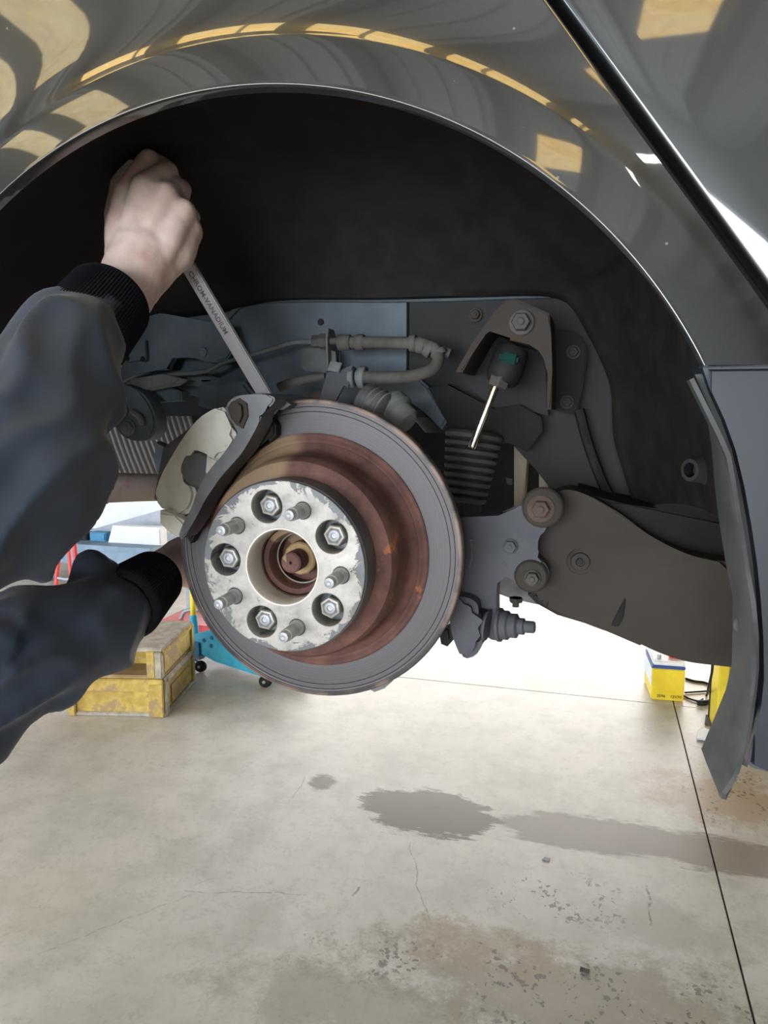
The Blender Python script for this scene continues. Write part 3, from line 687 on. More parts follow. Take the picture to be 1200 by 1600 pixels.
# folded clip plate that carries the hose by the caliper
plate('hose_clip', [(516, 564), (534, 567), (529, 582), (511, 579)], .775, .003, M['innerb'], car, bev=.0008)
plate('hose_clip', [(510, 580), (530, 582), (546, 570), (551, 572), (547, 590), (544, 608), (537, 600), (526, 626), (498, 624), (506, 604)], .78, .003, M['knuckle'], car, bev=.0008)
plate('hose_clip', [(482, 618), (505, 612), (508, 628), (480, 628)], .79, .008, M['rustbolt'], car, bev=.002)
# sweep of splash guard seen above the rotor
tube('guide_tube', [A(436, 606, .80), A(460, 597, .80), A(486, 591, .80), A(508, 588, .80)], [.006, .0055, .005, .004], M['hose'], car, 10)
# slide pin boot with bright rings, grey piston housing
bt = lathe('pin_boot', [(0, 0), (.013, .001), (.0195, .006), (.021, .012), (.0185, .016), (.0205, .019), (.0185, .023), (.0205, .026), (.018, .030), (.0195, .033), (.016, .036), (0, .038)], A(562, 622, .77), (.9, -.2, -.42), M['castdark'], car, 26)
for h in (.0175, .0245, .0315): lathe('ring', [(.0188, h-.0011), (.0205, h), (.0188, h+.0011)], A(562, 622, .77), (.9, -.2, -.42), M['zinc'], bt, 26, closed=True)
ph = lathe('caliper_piston_housing', [(0, 0), (.018, 0), (.021, .004), (.021, .015), (.017, .019), (.016, .030), (.012, .034), (0, .036)], A(606, 632, .78), (.7, -.3, -.55), M['innerb'], car, 26)
plate('dust_cap_lug', [(622, 640), (637, 642), (636, 660), (628, 668), (618, 658)], .765, .01, M['innerb'], car, bev=.002)

# --- upper shock mounting bracket with its bolt, the bare damper rod
br = plate('shock_bracket', [(790, 468), (806, 467), (858, 489), (861, 520), (863, 580), (861, 640), (855, 640), (855, 582), (852, 558), (843, 545), (826, 538), (796, 531), (765, 514), (757, 520), (739, 552), (722, 582), (711, 581), (735, 540), (757, 508), (776, 483)], .80, .095, M['arm'], car, bev=.0025)
bolt('bolt', 815, 504, .799, .0098, M['boltm'], br, h=.009, washer=1.35)
plate('shock_bracket_shade', [(725, 505), (850, 515), (857, 650), (820, 640), (775, 640), (715, 590)], .885, .01, M['black'], car, bev=.001)  # black plate standing for the shade inside the bracket
tp = lathe('top_mount', [(0, -.024), (.017, -.024), (.019, -.020), (.019, .010), (.015, .016), (.008, .018), (0, .018)], A(790, 577, .83), A(748, 680, .815)-A(780, 592, .83), M['black'], car, 24)
box('rubber_insert', A(795, 560, .812), (.021, .010, .011), M['green'], tp, Matrix.Rotation(.2, 3, 'Y'), .003, label='green rubber insert')
bm = bmesh.new(); bm_hex(bm, A(782, 588, .822), A(748, 680, .815)-A(780, 592, .83), .020, .013, .1)
put('nut', bm2me(bm), M['boltm'], tp, smooth=30)
lathe('damper_rod', [(0, 0), (.0045, 0), (.0045, .073), (.0038, .0745), (0, .0745)], A(776, 600, .82), A(745, 679, .812)-A(776, 600, .82), M['chrome'], car, 24, label='bare bright damper rod')
bolt('bolt', 743, 492, .898, .0058, M['arm'], car)
rp = plate('strut_plate', [(864, 516), (888, 515), (906, 525), (916, 542), (917, 562), (911, 606), (904, 640), (894, 648), (864, 640)], .88, .012, M['liner'], car, bev=.002)
bolt('bolt', 896, 550, .879, .0056, M['arm'], rp); bolt('bolt', 886, 628, .879, .0056, M['arm'], rp)
plate('gusset', [(700, 600), (770, 640), (812, 632), (846, 652), (848, 674), (824, 706), (800, 692), (715, 690), (668, 606)], .875, .008, M['liner'], car, bev=.001)
tube('pressed_rib', [A(905, 640, .885), A(918, 690, .885), A(940, 750, .885), (A(965, 798, .885))], .006, M['liner'], car, 8)
# --- rubber boot on the damper: many folds
a, b = A(742, 672, .87), A(722, 812, .86); L = (b-a).length; prof_ = [(0, 0), (.030, .002)]
NR = 9
for i in range(NR):
    t = i/NR; R0 = .0345-.010*t; h = .006+t*(L*.78)
    prof_ += [(R0, h), (R0-.0008, h+.004), (R0-.007, h+.0065)]
prof_ += [(.019, L*.82), (.0205, L*.86), (.019, L*.97), (.015, L), (0, L)]
lathe('bellows', prof_, a, b-a, M['greyrub'], car, 36, sm=40)
lathe('spring_seat', [(0, 0), (.045, 0), (.047, .01), (.03, .03), (0, .03)], A(700, 640, .97), (0, 0, -1), M['black'], car, 30)
lathe('drive_shaft', [(0, -.2), (.014, -.2), (.014, .5), (0, .5)], (HX, 1.05, HZ), (0, 1, 0), M['black'], car, 24)

# --- trailing arm and cast knuckle
arm = plate('trailing_arm', [(866, 770), (884, 764), (905, 768), (940, 784), (975, 806), (1010, 834), (1050, 856), (1090, 872), (1180, 888), (1180, 1046), (1120, 1040), (1070, 1034), (1030, 1020), (1000, 1006), (950, 984), (905, 968), (862, 952), (846, 946), (838, 926), (826, 905), (815, 870), (815, 800)],
            .78, .05, M['arm'], car, bev=.008, Ys=[.785]*4+[.78, .775, .77, .765, .75, .75, .755, .76, .765, .765, .77, .775, .78, .78, .78, .78, .78, .78], smooth_pts=2)
plate('arm_upper_flange', [(900, 768), (975, 788), (1190, 822), (1190, 930), (1050, 900), (950, 850)], .80, .10, M['liner'], car, bev=.006)  # dark underseal colour puts in the shade on top of the arm
plate('arm_lower_flange', [(838, 925), (862, 948), (920, 962), (1010, 1004), (1000, 1010), (930, 980), (870, 962), (838, 944), (824, 930)], .81, .06, M['arm'], car, bev=.004)
lathe('bush_plug', [(0, .0035), (.0042, .0035), (.0048, .0052), (.009, .0045), (.0100, .001), (.0132, .002), (.0145, 0), (0, 0)], A(907, 877, .7775), (0, -1, 0), M['arm'], arm, 28)
lathe('plug_hole', [(0, .001), (.0030, .001), (.0034, 0), (0, 0)], A(906, 877, .7735), (0, -1, 0), M['black'], arm, 12)
plate('pressed_dimple', [(976, 935), (978, 940), (974, 972), (966, 980), (955, 978), (958, 970)], .7675, .004, M['liner'], arm, bev=.002)
kn = plate('knuckle', [(690, 810), (730, 808), (795, 805), (812, 798), (824, 785), (834, 772), (852, 765), (868, 768), (878, 778), (881, 795), (874, 812), (858, 822), (843, 828), (835, 840), (834, 862), (842, 874), (854, 884), (859, 900), (852, 918), (838, 927), (822, 926), (811, 914), (802, 900), (790, 895), (780, 900), (776, 915), (775, 945), (776, 975), (784, 988), (788, 998), (779, 1003), (764, 1001), (756, 990), (753, 970), (751, 948), (742, 932), (728, 920), (690, 920)],
           .755, .03, M['knuckle'], car, bev=.004, smooth_pts=1)
for (x, y, R_) in ((848, 793, .021), (830, 900, .0175)):
    lathe('boss', [(0, .0035), (R_*.85, .0035), (R_*.95, .0022), (R_, 0), (0, 0)], A(x, y, .7555), (0, -1, 0), M['arm'], kn, 32)
bolt('bolt', 845, 795, .7520, .0092, M['rustbolt'], kn, h=.006, washer=1.5); bolt('bolt', 832, 903, .7520, .0072, M['boltm'], kn, h=.006, washer=1.2)
bolt('bolt', 797, 854, .7545, .0068, M['knuckle'], kn, h=.004, washer=1.2)
bm = bmesh.new(); bm_tube(bm, [A(735, 843, .7545), A(737, 860, .7545), A(736, 876, .7545), A(733, 888, .7545)], .0009, 6, True, 3); bm_tube(bm, [A(734, 843, .7545), A(741, 844, .7545)], .0009, 6, True, 1)
put('casting_mark', bm2me(bm), M['castdark'], kn)
# lower joint: link end, black washer, threaded stub
lk = plate('lower_link', [(700, 935), (722, 934), (740, 940), (747, 952), (745, 975), (752, 1000), (752, 1012), (742, 1028), (724, 1033), (716, 1018), (705, 990), (702, 960)], .73, .035, M['knuckle'], car, bev=.006, smooth_pts=1, label='bluish grey lower link end')
lathe('washer', [(0, 0), (.017, .0), (.0185, .002), (.0185, .008), (.017, .010), (0, .010)], A(744, 977, .75), (.97, -.15, -.1), M['black'], lk, 28)
lathe('washer', [(0, 0), (.014, 0), (.016, .002), (.016, .004), (0, .004)], A(757, 976, .745), (.97, -.15, -.1), M['knuckle'], lk, 28)
lathe('threaded_stub', [(0, 0), (.0175, 0), (.0175, .003), (.0150, .004), (.0150, .010), (.0125, .012), (.0125, .019), (.0085, .021), (.0085, .0265), (.0062, .0275), (.0062, .036), (.0052, .0375), (0, .0375)], A(779, 976, .74), (.98, -.15, .05), M['knuckle'], lk, 20)
plate('rubber_bush', [(684, 985), (704, 975), (707, 1002), (698, 1012), (688, 1008)], .76, .03, M['black'], car, bev=.004)
plate('dust_shield_edge', [(570, 1075), (600, 1060), (616, 1055), (612, 1066), (600, 1077), (584, 1083)], .72, .02, M['castdark'], car, bev=.003)
# background bits seen through the notch
plate('rear_beam', [(776, 897), (792, 900), (812, 905), (850, 935), (860, 950), (800, 937), (776, 928)], 1.0, .05, M['castdark'], car, bev=.004)
bm = bmesh.new(); bm_hex(bm, A(806, 934, .95), (0, 0, -1), .016, .006); bm_lathe(bm, [(0, 0), (.0045, 0), (.0045, .012), (0, .012)], A(806, 934, .95), (0, 0, -1), 12)
put('bolt', bm2me(bm), M['boltm'], car, smooth=30)

# --- brake disc: friction ring, rusted hat
C = (HX, 0, HZ)
pr = [(.112, .6905), (.117, .6892)]
pr += [(.1185, .689), (.1400, .6891), (.1403, .6885), (.1408, .6891), (.1448, .6890), (.1451, .6882), (.1456, .6889), (.1478, .6888), (.1482, .6880), (.1490, .6880), (.1494, .6872), (.1508, .6873), (.1520, .6880), (.1527, .6893), (.1527, .6975), (.1520, .6990), (.149, .6996), (.075, .6996), (.075, .6905)]
disc = lathe('brake_disc', [(r, y) for r, y in pr], C, (0, 1, 0), M['disc'], car, 160, org=(HX, .69, HZ), closed=True, sm=30)
lathe('disc_hat', [(.034, .6435), (.034, .640), (.060, .6398), (.088, .6400), (.0945, .6425), (.0975, .648), (.0985, .656), (.1000, .676), (.1015, .682), (.1050, .6858), (.1085, .6866), (.1100, .6880), (.1125, .6880), (.1140, .6868), (.1175, .6862), (.1192, .6872), (.1192, .692), (.098, .692), (.092, .66), (.088, .6475), (.034, .6475)], C, (0, 1, 0), M['rust'], disc, 128, org=(HX, .64, HZ), closed=True, sm=40, label='rusted brown disc hat')
# --- wheel spacer with five pockets
nut_xy, stud_xy = [], []
for i in range(5):
    a = 1.8169-i*2*PI/5; nut_xy.append((.05715*math.cos(a), .05715*math.sin(a)))
    a -= PI/5; stud_xy.append((.05715*math.cos(a), .05715*math.sin(a)))
me = circle_plate([(0, 0, .0345)]+[(x, z, .0152) for x, z in nut_xy]+[(x, z, .0078) for x, z in stud_xy], .0795, .609, .632, .0008, HX, HZ)
spc = put('wheel_spacer', me, M['spacer'], disc, org=(HX, .62, HZ), smooth=30, label='bright scuffed aluminium wheel spacer')
lathe('spacer_rim', [(.0765, .6102), (.0790, .6106), (.0806, .6125), (.0806, .6395), (.036, .6395), (.036, .6325), (.0765, .6325)], C, (0, 1, 0), M['spacerside'], disc, 128, org=(HX, .62, HZ), closed=True, sm=30)
lathe('hub_bore', [(.0342, .6098), (.0350, .6086), (.0362, .6086), (.0368, .6098), (.0368, .639), (.0348, .639), (.0342, .625)], C, (0, 1, 0), M['bore'], disc, 96, org=(HX, .62, HZ), closed=True, sm=40)
def nut(x, z):
    bm = bmesh.new(); c = Vector((HX+x, .6322, HZ+z))
    bm_lathe(bm, [(.0062, .0005), (.0098, .0005), (.0098, .003), (.0062, .003)], c, (0, -1, 0), 24, True)
    R_ = .0185/math.sqrt(3)
    bm_lathe(bm, [(.0062, .003), (R_, .003), (R_, .0150), (R_*.90, .0168), (.0078, .0172), (.0068, .0160), (.0062, .0150)], c, (0, -1, 0), 6, False)
    bmesh.ops.rotate(bm, verts=bm.verts, cent=c, matrix=Matrix.Rotation(random.uniform(0, 1), 3, 'Y'))
    o = put('lug_nut', bm2me(bm), M['nutm'], disc, smooth=25)
    bm = bmesh.new(); bm_lathe(bm, [(0, 0), (.0058, 0), (.0060, .0155), (.0050, .0172), (.0030, .0176), (.0024, .0166), (0, .0164)], c, (0, -1, 0), 20)
    put('wheel_stud', bm2me(bm), M['zinc'], disc, smooth=30)
for x, z in nut_xy: nut(x, z)
def stud(x, z):
    c = (HX+x, .612, HZ+z); pf = [(0, 0), (.0072, 0), (.0074, .003), (.0070, .0060), (.0063, .0072), (.0063, .010)]
    h = .010
    while h < .0275: pf += [(.0059, h+.0003), (.0053, h+.0008), (.0059, h+.0013)]; h += .0014
    pf += [(.0050, h+.0008), (.0050, h+.0045), (.0044, h+.0062), (.0022, h+.0066), (0, h+.0058)]
    lathe('wheel_stud', pf, c, (0, -1, 0), M['zinc'], disc, 24, sm=30)
for x, z in stud_xy: stud(x, z)
# rusted hub and axle shaft inside the bore
hubp = lathe('hub', [(.0335, .652), (.0335, .642), (.0325, .640), (.0275, .640), (.0262, .643), (.0255, .662), (.0250, .668), (.013, .668), (.013, .72), (.0335, .72)], C, (0, 1, 0), M['rust'], car, 64, org=(HX, .65, HZ), closed=True, sm=35)
lathe('retaining_ring', [(.0243, .6555), (.0250, .6545), (.0257, .6555), (.0250, .6565)], C, (0, 1, 0), M['bore'], hubp, 64, closed=True)
bm = bmesh.new(); pf = [(0, .6335), (.0012, .632), (.0016, .6292), (.0085, .6288), (.0100, .6302), (.0100, .637), (.0092, .6382), (.0102, .6392), (.0092, .6402), (.0102, .6412), (.0092, .6424), (.0100, .6436), (.0100, .67), (0, .67)]
bm_lathe(bm, pf, C, (0, 1, 0), 40); put('axle_shaft', bm2me(bm), M['rust'], hubp, org=(HX-.004, .63, HZ), smooth=30)
bm = bmesh.new(); bm_lathe(bm, [(.0101, .650), (.0150, .650), (.0165, .652), (.0165, .668), (.0101, .668)], C, (0, 1, 0), 12, True); put('axle_nut', bm2me(bm), M['ybrown'], hubp, smooth=25)

# --- brake caliper body and its S-shaped carrier
cal = plate('brake_caliper', [(328, 642), (338, 637), (346, 636), (352, 646), (360, 664), (367, 680), (362, 690), (356, 700), (340, 718), (332, 715), (320, 708), (306, 703), (294, 704), (284, 713), (278, 728), (279, 740), (284, 750), (292, 758), (304, 765), (301, 790), (290, 806), (274, 802), (256, 795), (242, 789), (242, 775), (246, 758), (254, 738), (262, 724), (270, 710), (282, 690), (296, 670), (312, 652)],
            .652, .032, M['cast'], car, bev=.005, Ys='cal', smooth_pts=1, label='pale dusty cast caliper body')
plate('caliper_foot', [(248, 798), (258, 800), (272, 806), (286, 814), (292, 822), (284, 836), (276, 840), (264, 834), (248, 818)], .668, .028, M['cast'], cal, bev=.003)
lathe('piston', [(0, 0), (.017, 0), (.019, .002), (.019, .03), (0, .03)], A(308, 734, .672), (0, 1, 0), M['castdark'], cal, 32, label='dark piston behind the caliper window')
plate('pad_backing', [(322, 710), (342, 718), (338, 732), (326, 748), (320, 738)], .662, .016, M['cast'], cal, bev=.002)
plate('caliper_bridge', [(250, 700), (330, 640), (372, 660), (330, 720), (300, 790), (262, 800), (236, 780)], .705, .06, M['castdark'], cal, bev=.006)
car_ = plate('caliper_carrier', [(353, 640), (352, 632), (364, 620), (378, 617), (400, 616), (420, 617), (430, 622), (424, 634), (408, 643), (407, 654), (400, 670), (390, 688), (378, 708), (364, 724), (346, 744), (332, 764), (320, 782), (310, 802), (300, 820), (286, 842), (279, 842), (280, 834), (286, 818), (293, 806), (300, 792), (308, 766), (320, 744), (334, 726), (350, 708), (361, 694), (370, 678), (374, 672), (362, 662), (356, 652)],
              .640, .030, M['castdark'], car, bev=.004, smooth_pts=1, label='dark S-shaped caliper carrier')
plate('carrier_lug', [(352, 638), (358, 628), (370, 622), (382, 630), (384, 650), (376, 670), (366, 664), (358, 655)], .634, .02, M['arm'], car_, bev=.004)
plate('carrier_bridge', [(364, 620), (400, 614), (432, 620), (452, 632), (440, 640), (408, 642), (380, 634)], .668, .10, M['castdark'], car_, bev=.004)
plate('pad_and_shade', [(335, 762), (350, 740), (358, 730), (360, 734), (346, 756), (336, 768)], .655, .018, M['cast'], cal, bev=.001)
plate('pad_and_shade', [(408, 645), (420, 650), (430, 664), (430, 680), (420, 690), (380, 716), (330, 790), (296, 850), (290, 838), (330, 770), (372, 715), (398, 680)], .674, .014, M['black'], cal, bev=.002, label='black strip standing for the carrier shadow on the disc')  # black strip drawn as the shadow the carrier casts on the disc

# ------------------------------------------------------------------ the spanner in the hand
wr0, wr1 = A(414, 617, .735), A(286, 402, .70)       # lower end behind the carrier, where it leaves the fist
wd = (wr0-wr1).normalized(); wtop = wr1-wd*.115; wbot = wr0+wd*.03
wn = Vector((-.25, -1, .05)); wn = (wn-wd*wn.dot(wd)).normalized(); wsd = wd.cross(wn).normalized()
wroot = empty('spanner', wr0, 'long chrome spanner held in the raised fist, its lower end behind the carrier', 'spanner')
def frame_box(bm, a, b, wdt, th, bev):
    R3 = Matrix((wsd, (b-a).normalized(), wn)).transposed()
    bm_box(bm, (a+b)/2, (wdt, (b-a).length, th), R3, bev)
bm = bmesh.new(); frame_box(bm, wtop, wbot, .0158, .0065, .0014)
put('shaft', bm2me(bm), M['wrench'], wroot, smooth=30)
def ring_end(name, c):
    bm = bmesh.new()
    bm_lathe(bm, [(.0105, -.006), (.0165, -.006), (.0175, -.004), (.0175, .004), (.0165, .006), (.0105, .006)], c, wn, 36, True)
    return put(name, bm2me(bm), M['wrench'], wroot, smooth=35)
ring_end('ring_end', wbot+wd*.012); ring_end('ring_end', wtop-wd*.012)
def letters(text, size, origin, xdir, zdir, mat, name, parent, depth=.0004, bold=0.0, align='CENTER'):
    cu = bpy.data.curves.new('t', 'FONT'); cu.body = text; cu.size = size; cu.extrude = depth; cu.offset = bold
    cu.align_x = align; cu.align_y = 'CENTER'; cu.resolution_u = 2
    ob = bpy.data.objects.new('tmp', cu); COL.objects.link(ob)
    dg = bpy.context.evaluated_depsgraph_get(); me = bpy.data.meshes.new_from_object(ob.evaluated_get(dg)); bpy.data.objects.remove(ob)
    x = Vector(xdir).normalized(); z = Vector(zdir).normalized(); y = z.cross(x)
    me.transform(Matrix(((x.x, y.x, z.x, origin[0]), (x.y, y.y, z.y, origin[1]), (x.z, y.z, z.z, origin[2]), (0, 0, 0, 1))))
    me.materials.clear(); return put(name, me, mat, parent)
mid = A(333, 470, .7125); t_ = (mid-wr1).dot(wd); mid = wr1+wd*t_+wn*.0033
letters('CHROM-VANADIUM', .0078, mid, wd, wn, M['innerb'], 'lettering', wroot, .0004, .0001)

# ------------------------------------------------------------------ the mechanic
def CR(d): return CAM_H+d
RS, RE = Vector((-.62, .20, CR(.02))), Vector((-.462, .43, CR(-.10)))       # right shoulder, elbow
RW = A(205, 438, .635)                                                       # right wrist
LS, LE, LW = Vector((-.83, .40, CR(-.04))), Vector((-.540, .485, CR(-.272))), A(276, 880, .775)
CH = (RS+LS)/2+Vector((-.02, -.01, -.06)); PEL = CH+Vector((-.10, -.10, -.44))
NK = (RS+LS)/2+Vector((.0, .0, .075)); fwd = Vector((.61, .79, 0)); sdv = Vector((.79, -.61, 0))
HD = NK+Vector((0, 0, .13))+fwd*.05
person = empty('person', (PEL.x, PEL.y, 0), 'person in navy work jacket reaching both arms from the left around the brake disc', 'person')
bm = bmesh.new()
def bone(p, r, seg=14, sub=4, flat=1.0, fd=None): bm_tube(bm, p, r, seg, 'round', sub, flat, fd)
# trunk, neck, head
bone([PEL, PEL.lerp(CH, .5), CH, NK-Vector((0, 0, .06))], [.13, .125, .135, .07], 20, 4, .8, fwd)
bone([RS, LS], [.055, .055], 16, 1); bone([NK-Vector((0, 0, .07)), NK, HD], [.062, .058, .055], 16)
bone([HD-Vector((0, 0, .035))+fwd*.02, HD+Vector((0, 0, .045))-fwd*.005], [.062, .076], 20, 1)
bone([HD-Vector((0, 0, .085))+fwd*.055, HD-Vector((0, 0, .05))+fwd*.045], [.028, .045], 16, 1)
bone([HD+fwd*.08+Vector((0, 0, .01)), HD+fwd*.098-Vector((0, 0, .028))], [.009, .014], 12, 1)
bone([HD+fwd*.077-sdv*.02-Vector((0, 0, .055)), HD+fwd*.077+sdv*.02-Vector((0, 0, .055))], [.008, .008], 10, 1)
for s in (-1, 1):
    bone([HD+sdv*.078*s+Vector((0, 0, .02)), HD+sdv*.08*s-Vector((0, 0, .02))], [.014, .010], 10, 1)
    hip = PEL+sdv*.095*s; knee = hip+Vector((0, 0, -.43))+fwd*.03; foot = Vector((knee.x, knee.y, .08))-fwd*.03
    bone([hip, knee, foot], [.085, .055, .042], 14); bone([foot, foot+fwd*.16-Vector((0, 0, .03))], [.04, .034], 12, 1)
# arms
def limb(S, E_, W, rs): bone([S, S.lerp(E_, .5), E_], [rs[0], rs[1], rs[2]], 18, 5); bone([E_, E_.lerp(W, .35), E_.lerp(W, .8), W], [rs[2], rs[3], rs[4], rs[5]], 20, 6)
limb(RS, RE, RW, [.052, .046, .040, .042, .0325, .0290])
limb(LS, LE, LW, [.050, .042, .034, .035, .029, .0260])
# right hand: back of the hand to the camera, fist closed round the spanner
def P(x, y, Y): return A(x, y, Y)
mcpR = [P(199, 303, .650), P(226, 292, .647), P(258, 303, .652), P(287, 332, .662)]
for i, m_ in enumerate(mcpR):
    st = RW.lerp(P([188, 204, 222, 238][i], [425, 418, 420, 428][i], .645), .9)
    bone([st, st.lerp(m_, .55)-Vector((0, .0035, 0)), m_], [.016, .0165, .0125], 14, 5)
bone([RW, P(228, 395, .652), P(245, 340, .664)], [.030, .034, .026], 20, 5)
bone([P(240, 425, .655), P(272, 390, .668), P(284, 362, .674)], [.018, .0215, .019], 16, 5)   # heel on the little finger side
bone([P(216, 440, .650), P(250, 420, .655)], [.026, .018], 16, 2)
pip = [P(232, 250, .672), P(262, 268, .676), P(284, 296, .684), (P(299, 338, .692))]
dip = [P(258, 262, .700), P(268, 288, .708), P(280, 318, .713), P(288, 352, .716)]
tip = [P(244, 288, .712), P(250, 312, .718), P(262, 338, .722), P(272, 366, .722)]
fr = [.0098, .0100, .0097, .0088]
for i in range(4):
    bone([mcpR[i], mcpR[i].lerp(pip[i], .5)-Vector((0, .002, 0)), pip[i]], [fr[i]*1.28, fr[i]*1.08, fr[i]*1.05], 14, 5)
    bone([pip[i], dip[i]], [fr[i]*1.05, fr[i]*.95], 12, 1); bone([dip[i], tip[i]], [fr[i]*.95, fr[i]*.82], 12, 1)
bone([P(299, 350, .672), P(303, 366, .682), P(294, 380, .70)], [.0092, .0095, .0088], 12, 4)
bone([P(194, 405, .655), P(186, 350, .668), P(192, 290, .680)], [.017, .0145, .0125], 14, 5)       # thumb, up over the shaft
bone([P(192, 290, .680), P(214, 256, .690), P(243, 248, .697)], [.0122, .0112, .0095], 12, 4)
# left hand behind the disc, fingers closed on the knuckle
mcpL = [P(345, 842, .800), P(352, 868, .796), P(350, 894, .796), P(342, 916, .800)]
for i, m_ in enumerate(mcpL):
    st = LW+Vector((0, .004, .012-.008*i)); bone([st, m_], [.0165, .012], 14, 1)
    p2 = m_+Vector((.036-.003*abs(i-1), .014, -.002)); p3 = p2+Vector((.012, .022, -.004)); p4 = p3+Vector((-.014, .012, -.003))
    bone([m_, p2], [.0112, .0098], 12, 1); bone([p2, p3], [.0098, .009], 12, 1); bone([p3, p4], [.009, .008], 12, 1)
bone([LW+Vector((0, 0, .012)), P(320, 838, .81), P(335, 815, .822), P(356, 806, .83)], [.018, .0145, .0118, .010], 14, 4)
bone([LW, P(322, 880, .79)], [.026, .024], 16, 1)
me = remesh(bm, .0026, 5)
# tendons, wrist creases and knuckle relief
def displace(me, fn):
    n = len(me.vertices); co = np.empty(n*3, 'f'); nm = np.empty(n*3, 'f')
    me.vertices.foreach_get('co', co); me.vertex_normals.foreach_get('vector', nm)
    co = co.reshape(-1, 3); nm = nm.reshape(-1, 3)
    for i in range(n):
        c = Vector(co[i]); h = fn(c)
        if h: co[i] += nm[i]*h
    me.vertices.foreach_set('co', co.ravel()); me.update()
HB = A(235, 350, .655)
def hand_relief(c):
    if c.y < .58 or (c-RW).length > .17: return 0
    return noise.noise(c*46)*.0010+noise.noise(c*130)*.0004
displace(me, hand_relief)
body = put('body', me, M['skin'], person, smooth=70)
# tendon cords on the back of the raised hand, faint
# jacket: trunk and two baggy sleeves in one cloth, folds pressed in
bm = bmesh.new()
bone([PEL+Vector((0, 0, .04)), PEL.lerp(CH, .5), CH, NK-Vector((0, 0, .05))], [.165, .16, .17, .085], 24, 5, .8, fwd)
bone([RS, LS], [.078, .078], 18, 1); bone([NK-Vector((0, 0, .06)), NK-Vector((0, 0, .02))], [.075, .068], 18, 1)
cR0 = A(142, 508, .565); cL0 = A(203, 944, .665)
bone([RS, RS.lerp(RE, .55), RE+Vector((-.01, 0, .005))], [.078, .072, .066], 22, 5)
bone([RE, A(40, 740, .475), A(62, 640, .50), A(100, 560, .53), A(128, 520, .555), cR0], [.060, .060, .058, .052, .046, .038], 26, 6)
bone([A(60, 800, .47), A(95, 740, .485), A(120, 660, .50), A(150, 590, .53)], [.034, .030, .028, .022], 22, 5)
bone([RE+Vector((0, 0, .0)), A(30, 850, .47), A(52, 872, .475)], [.05, .032, .018], 18, 4)
bone([LS, LS.lerp(LE, .55), LE], [.078, .070, .064], 22, 5)
bone([LE, A(10, 1035, .53), A(80, 1005, .57), A(140, 980, .61), A(176, 962, .64), cL0], [.062, .058, .055, .051, .046, .038], 26, 6)
bone([A(110, 935, .62), A(146, 893, .63), A(172, 888, .645)], [.024, .024, .014], 18, 4)
bone([A(-20, 1072, .50), A(60, 1060, .55), A(140, 1026, .60), A(194, 990, .645)], [.028, .031, .032, .024], 20, 5)
me = remesh(bm, .0045, 4)
axR, axL = (cR0-RE).normalized(), (cL0-LE).normalized()
def folds(c):
    for (p0, ax, rng) in ((RE, axR, (cR0-RE).length), (LE, axL, (cL0-LE).length)):
        t = (c-p0).dot(ax); q = c-p0-ax*t
        if -.08 < t < rng+.02 and q.length < .12:
            w_ = min(1, max(0, (t+.08)/.08))*min(1, max(.0, (rng+.02-t)/.05))
            # long folds running down the sleeve, gathered towards the cuff
            a = noise.noise(Vector((t*9+2+q.z*10, q.x*20+q.y*8, q.z*18-t*8)))
            b = noise.noise(Vector((c.x*13+3, c.y*13, c.z*13+5)))
            k_ = noise.noise(Vector((c.x*34, c.y*34, c.z*34)))
            return w_*(.016*(.30-abs(a)*1.9)+.007*b+.0025*k_)
    return .006*noise.noise(c*9)
displace(me, folds)
for p_ in range(1):
    tmp = bpy.data.objects.new('tmp', me); COL.objects.link(tmp); sm_ = tmp.modifiers.new('s', 'SMOOTH'); sm_.iterations = 2
    me2 = bpy.data.meshes.new_from_object(tmp.evaluated_get(bpy.context.evaluated_depsgraph_get())); bpy.data.objects.remove(tmp); me = me2
jk = put('jacket', me, M['jacket'], person, smooth=70, label='navy blue work jacket')
jc = jk
def cuffm(a, b, r0, r1, r2, bend):
    bm = bmesh.new(); ax = (b-a).normalized(); L_ = (b-a).length; pf = []
    for i in range(15):
        t = i/14; r = (r0+(r1-r0)*t) if t > .12 else r0*(.86+t*1.15); pf.append((r, t*L_))
    pf += [(r1*.99, L_+.002), (r1*.93, L_+.0025), (r2, L_-.004), (r2, L_*.2)]
    n = 180; u = ax.orthogonal().normalized(); v_ = ax.cross(u); rings = []
    for j, (r, h) in enumerate(pf):
        amp = .0007 if 0 < j < 15 else 0
        rings.append([bm.verts.new(a+ax*h+(u*math.cos(2*PI*k/n)+v_*math.sin(2*PI*k/n))*(r+(amp if k % 2 else -amp))+bend*(h/L_)**2) for k in range(n)])
    for q1, q2 in zip(rings[:-1], rings[1:]):
        for k in range(n): bm.faces.new((q1[k], q1[(k+1) % n], q2[(k+1) % n], q2[k]))
    return put('cuff', bm2me(bm), M['cuff'], jk, smooth=60, label='black ribbed knit cuff')
cuffm(A(122, 530, .548), A(168, 474, .598), .0400, .0385, .030, Vector((0, 0, 0)))
cuffm(A(188, 950, .64), A(242, 904, .714), .0415, .0325, .024, Vector((0, 0, 0)))
